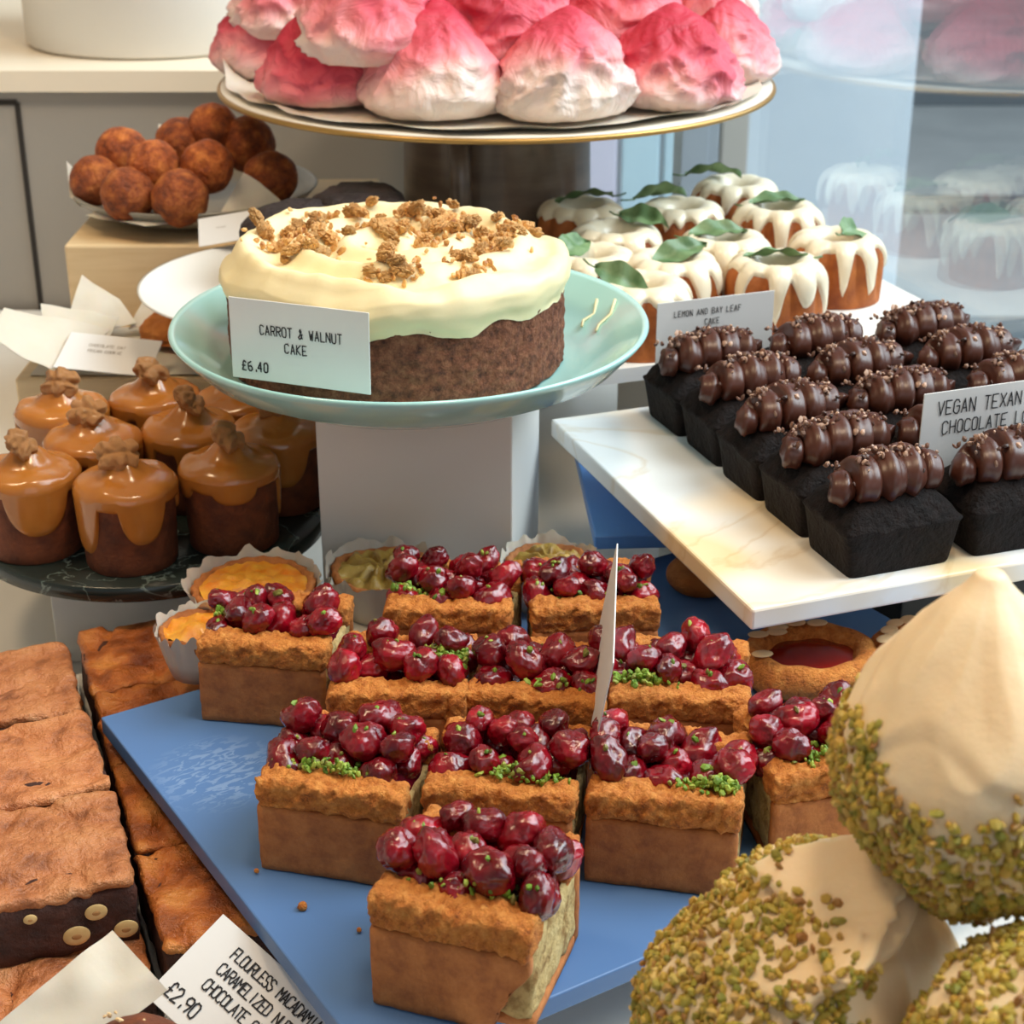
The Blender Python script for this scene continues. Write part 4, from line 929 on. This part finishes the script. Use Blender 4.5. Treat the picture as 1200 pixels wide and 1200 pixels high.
# ================================================================= LARGE PISTACHIO MERINGUES, LOWER RIGHT
tag(obj('meringue_plate', lathe([(.05, 0), (.07, .002), (.096, .006), (.097, .0075), (.094, .0075), (.07, .005)], 96), M['cream_plate'], loc=(.132, .412, Z(-.437))), 'white plate below the pistachio meringues', 'plate')
tag(obj('meringue_plate_riser', bevbox(.10, .10, .0928, .001), M['white'], smooth=False, loc=(.125, .418, Z(-.53))), 'white block under the meringue plate', 'riser')
def big_meringue(label, loc, prof, seed, tip, tilt, mask, n_nut, folds=.09, size=.0021, swirl=.065, ridges=()):
    nu, nv = 110, 150
    H = prof[-1][1]
    def rad(s):
        z = s * H
        for (r0, z0), (r1, z1) in zip(prof, prof[1:]):
            if z <= z1 + 1e-9:
                k = (z - z0) / max(1e-9, z1 - z0); k = k * k * (3 - 2 * k) if False else k
                return r0 + (r1 - r0) * k
        return prof[-1][0]
    def rs(s): return sum(rad(max(0, min(1, s + d))) for d in (-.05, -.025, 0, .025, .05)) / 5
    def g(i, j):
        s = i / (nu - 1); a = 2 * PI * j / nv
        d = Vector((math.cos(a), math.sin(a), 0)); P = Vector((d.x * 1.4, d.y * 1.4, s * 2.4))
        w = min(1, s * 8, (1 - s) * 5)
        rg = nz(P + Vector((0, 0, .35 * math.sin(a))), 1.25, seed + 3)
        k = 1 + .12 * nz(P, .9, seed) * w + folds * (1 - 2 * abs(rg) ** .8) * w + .012 * nz(P, 5, seed) * w
        sw = (2.2 * s + a / (2 * PI) + .45 * nz(P, .9, seed + 1)) % 1.0; k += swirl * (1 - sw) ** 2 * min(1, sw * 9) * w
        p = d * rs(s) * k; p.z = s * H + .004 * nz(P, 1.0, seed + 7) * w
        q = max(0, s - .5) / .5; p.x += tip[0] * q ** 2; p.y += tip[1] * q ** 2
        return p
    vf = grid(nu, nv, g, wv=True, c0=True, c1=True)
    mw0 = Matrix.Translation(loc) @ Euler(tilt).to_matrix().to_4x4(); eye = Vector((0, 0, EYE))
    for pts, amp_, wid in ridges:                              # spoon marks: soft lips raised along a line on the surface
        W = [mw0 @ Vector(p) for p in vf[0]]; P = []
        for (u, v) in pts:
            dr = (seen(u, v, 1.0) - eye).normalized(); best = None
            for w in W:
                q = w - eye; al = q.dot(dr); off = (q - dr * al).length
                if off < .0035 and (best is None or al < best[0]): best = (al, w)
            if best: P.append(best[1])
        if len(P) < 2: continue
        path = [P[i].lerp(P[i + 1], k / 8) for i in range(len(P) - 1) for k in range(8)] + [P[-1]]
        for i, w in enumerate(W):
            dd = min((w - q).length for q in path)
            if dd < wid * 3:
                c = Vector((vf[0][i].x, vf[0][i].y, 0)); c = c.normalized() if c.length > 1e-6 else Vector((0, 0, 1))
                lo_ = (w - min(path, key=lambda q: (w - q).length)).z
                vf[0][i] = Vector(vf[0][i]) + (c + Vector((0, 0, .5))) * amp_ * math.exp(-(dd / (wid * (1.5 if lo_ > 0 else .6))) ** 2)
    t = thing('pistachio_meringue', label, 'meringue', loc, 0, 'large pistachio meringues at the lower right')
    t.rotation_euler = tilt
    b = obj('meringue_body', vf, M['mering'], t)
    b.data.update()
    r_ = random.Random(seed); ps = []; vs = b.data.vertices; tr = 0
    mw = Euler(tilt).to_matrix()
    while len(ps) < n_nut and tr < n_nut * 60:
        tr += 1; v = vs[r_.randrange(len(vs))]
        p = mw @ v.co
        if r_.random() < mask(p, v.co.z / H): ps.append(v.co + v.normal * r_.uniform(-.0002, .0012))
    o = obj('pistachio_nibs', chunks(ps, size), M['pist2'], t, False); o['kind'] = 'stuff'
    return t
mb = big_meringue('left large meringue, its left flank thick with pistachio nibs, in front of the cherry slices', Vector((.098, .452, Z(-.4305))), [(.032, 0), (.047, .012), (.0515, .035), (.046, .058), (.034, .078), (.018, .092), (.004, .099)], 3, (.022, .012), (0, 0, 0),
             lambda p, s: sm(-p.x * 1.0 - p.y * .2 + .55 * (.05 - abs(p.z - .05)) + .016 * nz(p, 45, 2), .008, .018) + .9 * sm(.010 - abs(p.z - .083 + .25 * p.x) + .006 * nz(p, 60), .0, .006) * (p.x < .015), 3200, .10, swirl=.12, ridges=(([(900, 1025), (930, 1010), (970, 1000), (1010, 1000), (1040, 1012)], .008, .006), ([(1000, 1040), (1000, 1080), (975, 1125), (930, 1165)], .007, .006), ([(1060, 1060), (1040, 1105), (1000, 1150)], .007, .006)))
mc = big_meringue('right front large meringue with pistachio nibs, cut by the right picture corner', Vector((.160, .386, Z(-.4305))), [(.034, 0), (.044, .015), (.047, .045), (.042, .075), (.031, .098), (.014, .111), (.003, .116)], 8, (.006, .01), (0, 0, 0),
             lambda p, s: sm(p.z * .6 - p.x * .5 + .022 * nz(p, 38, 4), .030, .046), 2400, .10, swirl=.11, ridges=(([(1100, 1075), (1065, 1100), (1045, 1140), (1030, 1190)], .009, .007), ([(1150, 1060), (1110, 1100), (1085, 1160)], .006, .006)))
big_meringue('tall pointed meringue resting on top of the other two, lower half coated in pistachio nibs', Vector((.1445, .452, Z(-.343))), [(.010, 0), (.026, .012), (.0395, .036), (.0425, .050), (.0380, .066), (.029, .082), (.019, .096), (.009, .107), (.002, .112)], 5, (-.003, .004), (R(-4), R(2), 0),
             lambda p, s: sm(.064 + .010 * math.sin(p.x * 60) + .016 * nz(p, 40, 3) - .30 * p.x - p.z, -.002, .010), 3200, .055)

# ================================================================= LIGHT AND CAMERA
def area(name, loc, aim, size, power, colr, sy=None):
    l = bpy.data.lights.new(name, 'AREA'); l.energy = power; l.color = colr; l.size = size
    if sy: l.shape = 'RECTANGLE'; l.size_y = sy
    o = bpy.data.objects.new(name, l); col.objects.link(o); o.location = loc
    o.rotation_euler = (Vector(aim) - Vector(loc)).to_track_quat('-Z', 'Y').to_euler(); return o
area('daylight_through_window', ee(1.9, .9, .75), ee(.4, .8, -.45), 1.8, 60, (.80, .90, 1.0), 1.6)
area('street_daylight', (2.6, 1.0, 4.5), (.6, 3.6, .6), 3.0, 330, (.86, .93, 1.0))
area('ceiling_lamp_left', (-.80, .75, 2.7), (-.1, .85, .95), .30, 10.5, (1.0, .74, .46))
area('ceiling_lamp_front', (.22, .60, 2.7), (.05, .75, .95), .28, 10.5, (1.0, .78, .54))
area('camera_side_fill', (.5, -1.6, 1.9), (0, .8, 1.0), 1.6, 7.5, (.86, .93, 1.0))  # added cool fill behind the camera, standing in for unseen daylight
w = bpy.data.worlds.new('World'); bpy.context.scene.world = w; w.use_nodes = True
bg = w.node_tree.nodes['Background']; bg.inputs[0].default_value = (.78, .88, 1.0, 1); bg.inputs[1].default_value = .32
cam = bpy.data.cameras.new('Camera'); co = bpy.data.objects.new('Camera', cam); col.objects.link(co)
co.location = (0, 0, EYE); co.rotation_euler = (PI / 2 - PITCH, 0, 0)
cam.sensor_width = 36; cam.lens = 36 * FPX / 1200; cam.clip_start = .02
cam.dof.use_dof = True; cam.dof.focus_distance = .80; cam.dof.aperture_fstop = 20
sc = bpy.context.scene; sc.camera = co
sc.view_settings.view_transform = 'Standard'; sc.view_settings.look = 'None'; sc.view_settings.gamma = 1; sc.view_settings.exposure = -.14; sc.view_settings.use_curve_mapping = False
sc.cycles.max_bounces = 8; sc.cycles.transparent_max_bounces = 8; sc.cycles.caustics_reflective = False; sc.cycles.caustics_refractive = False
sc.cycles.use_denoising = True
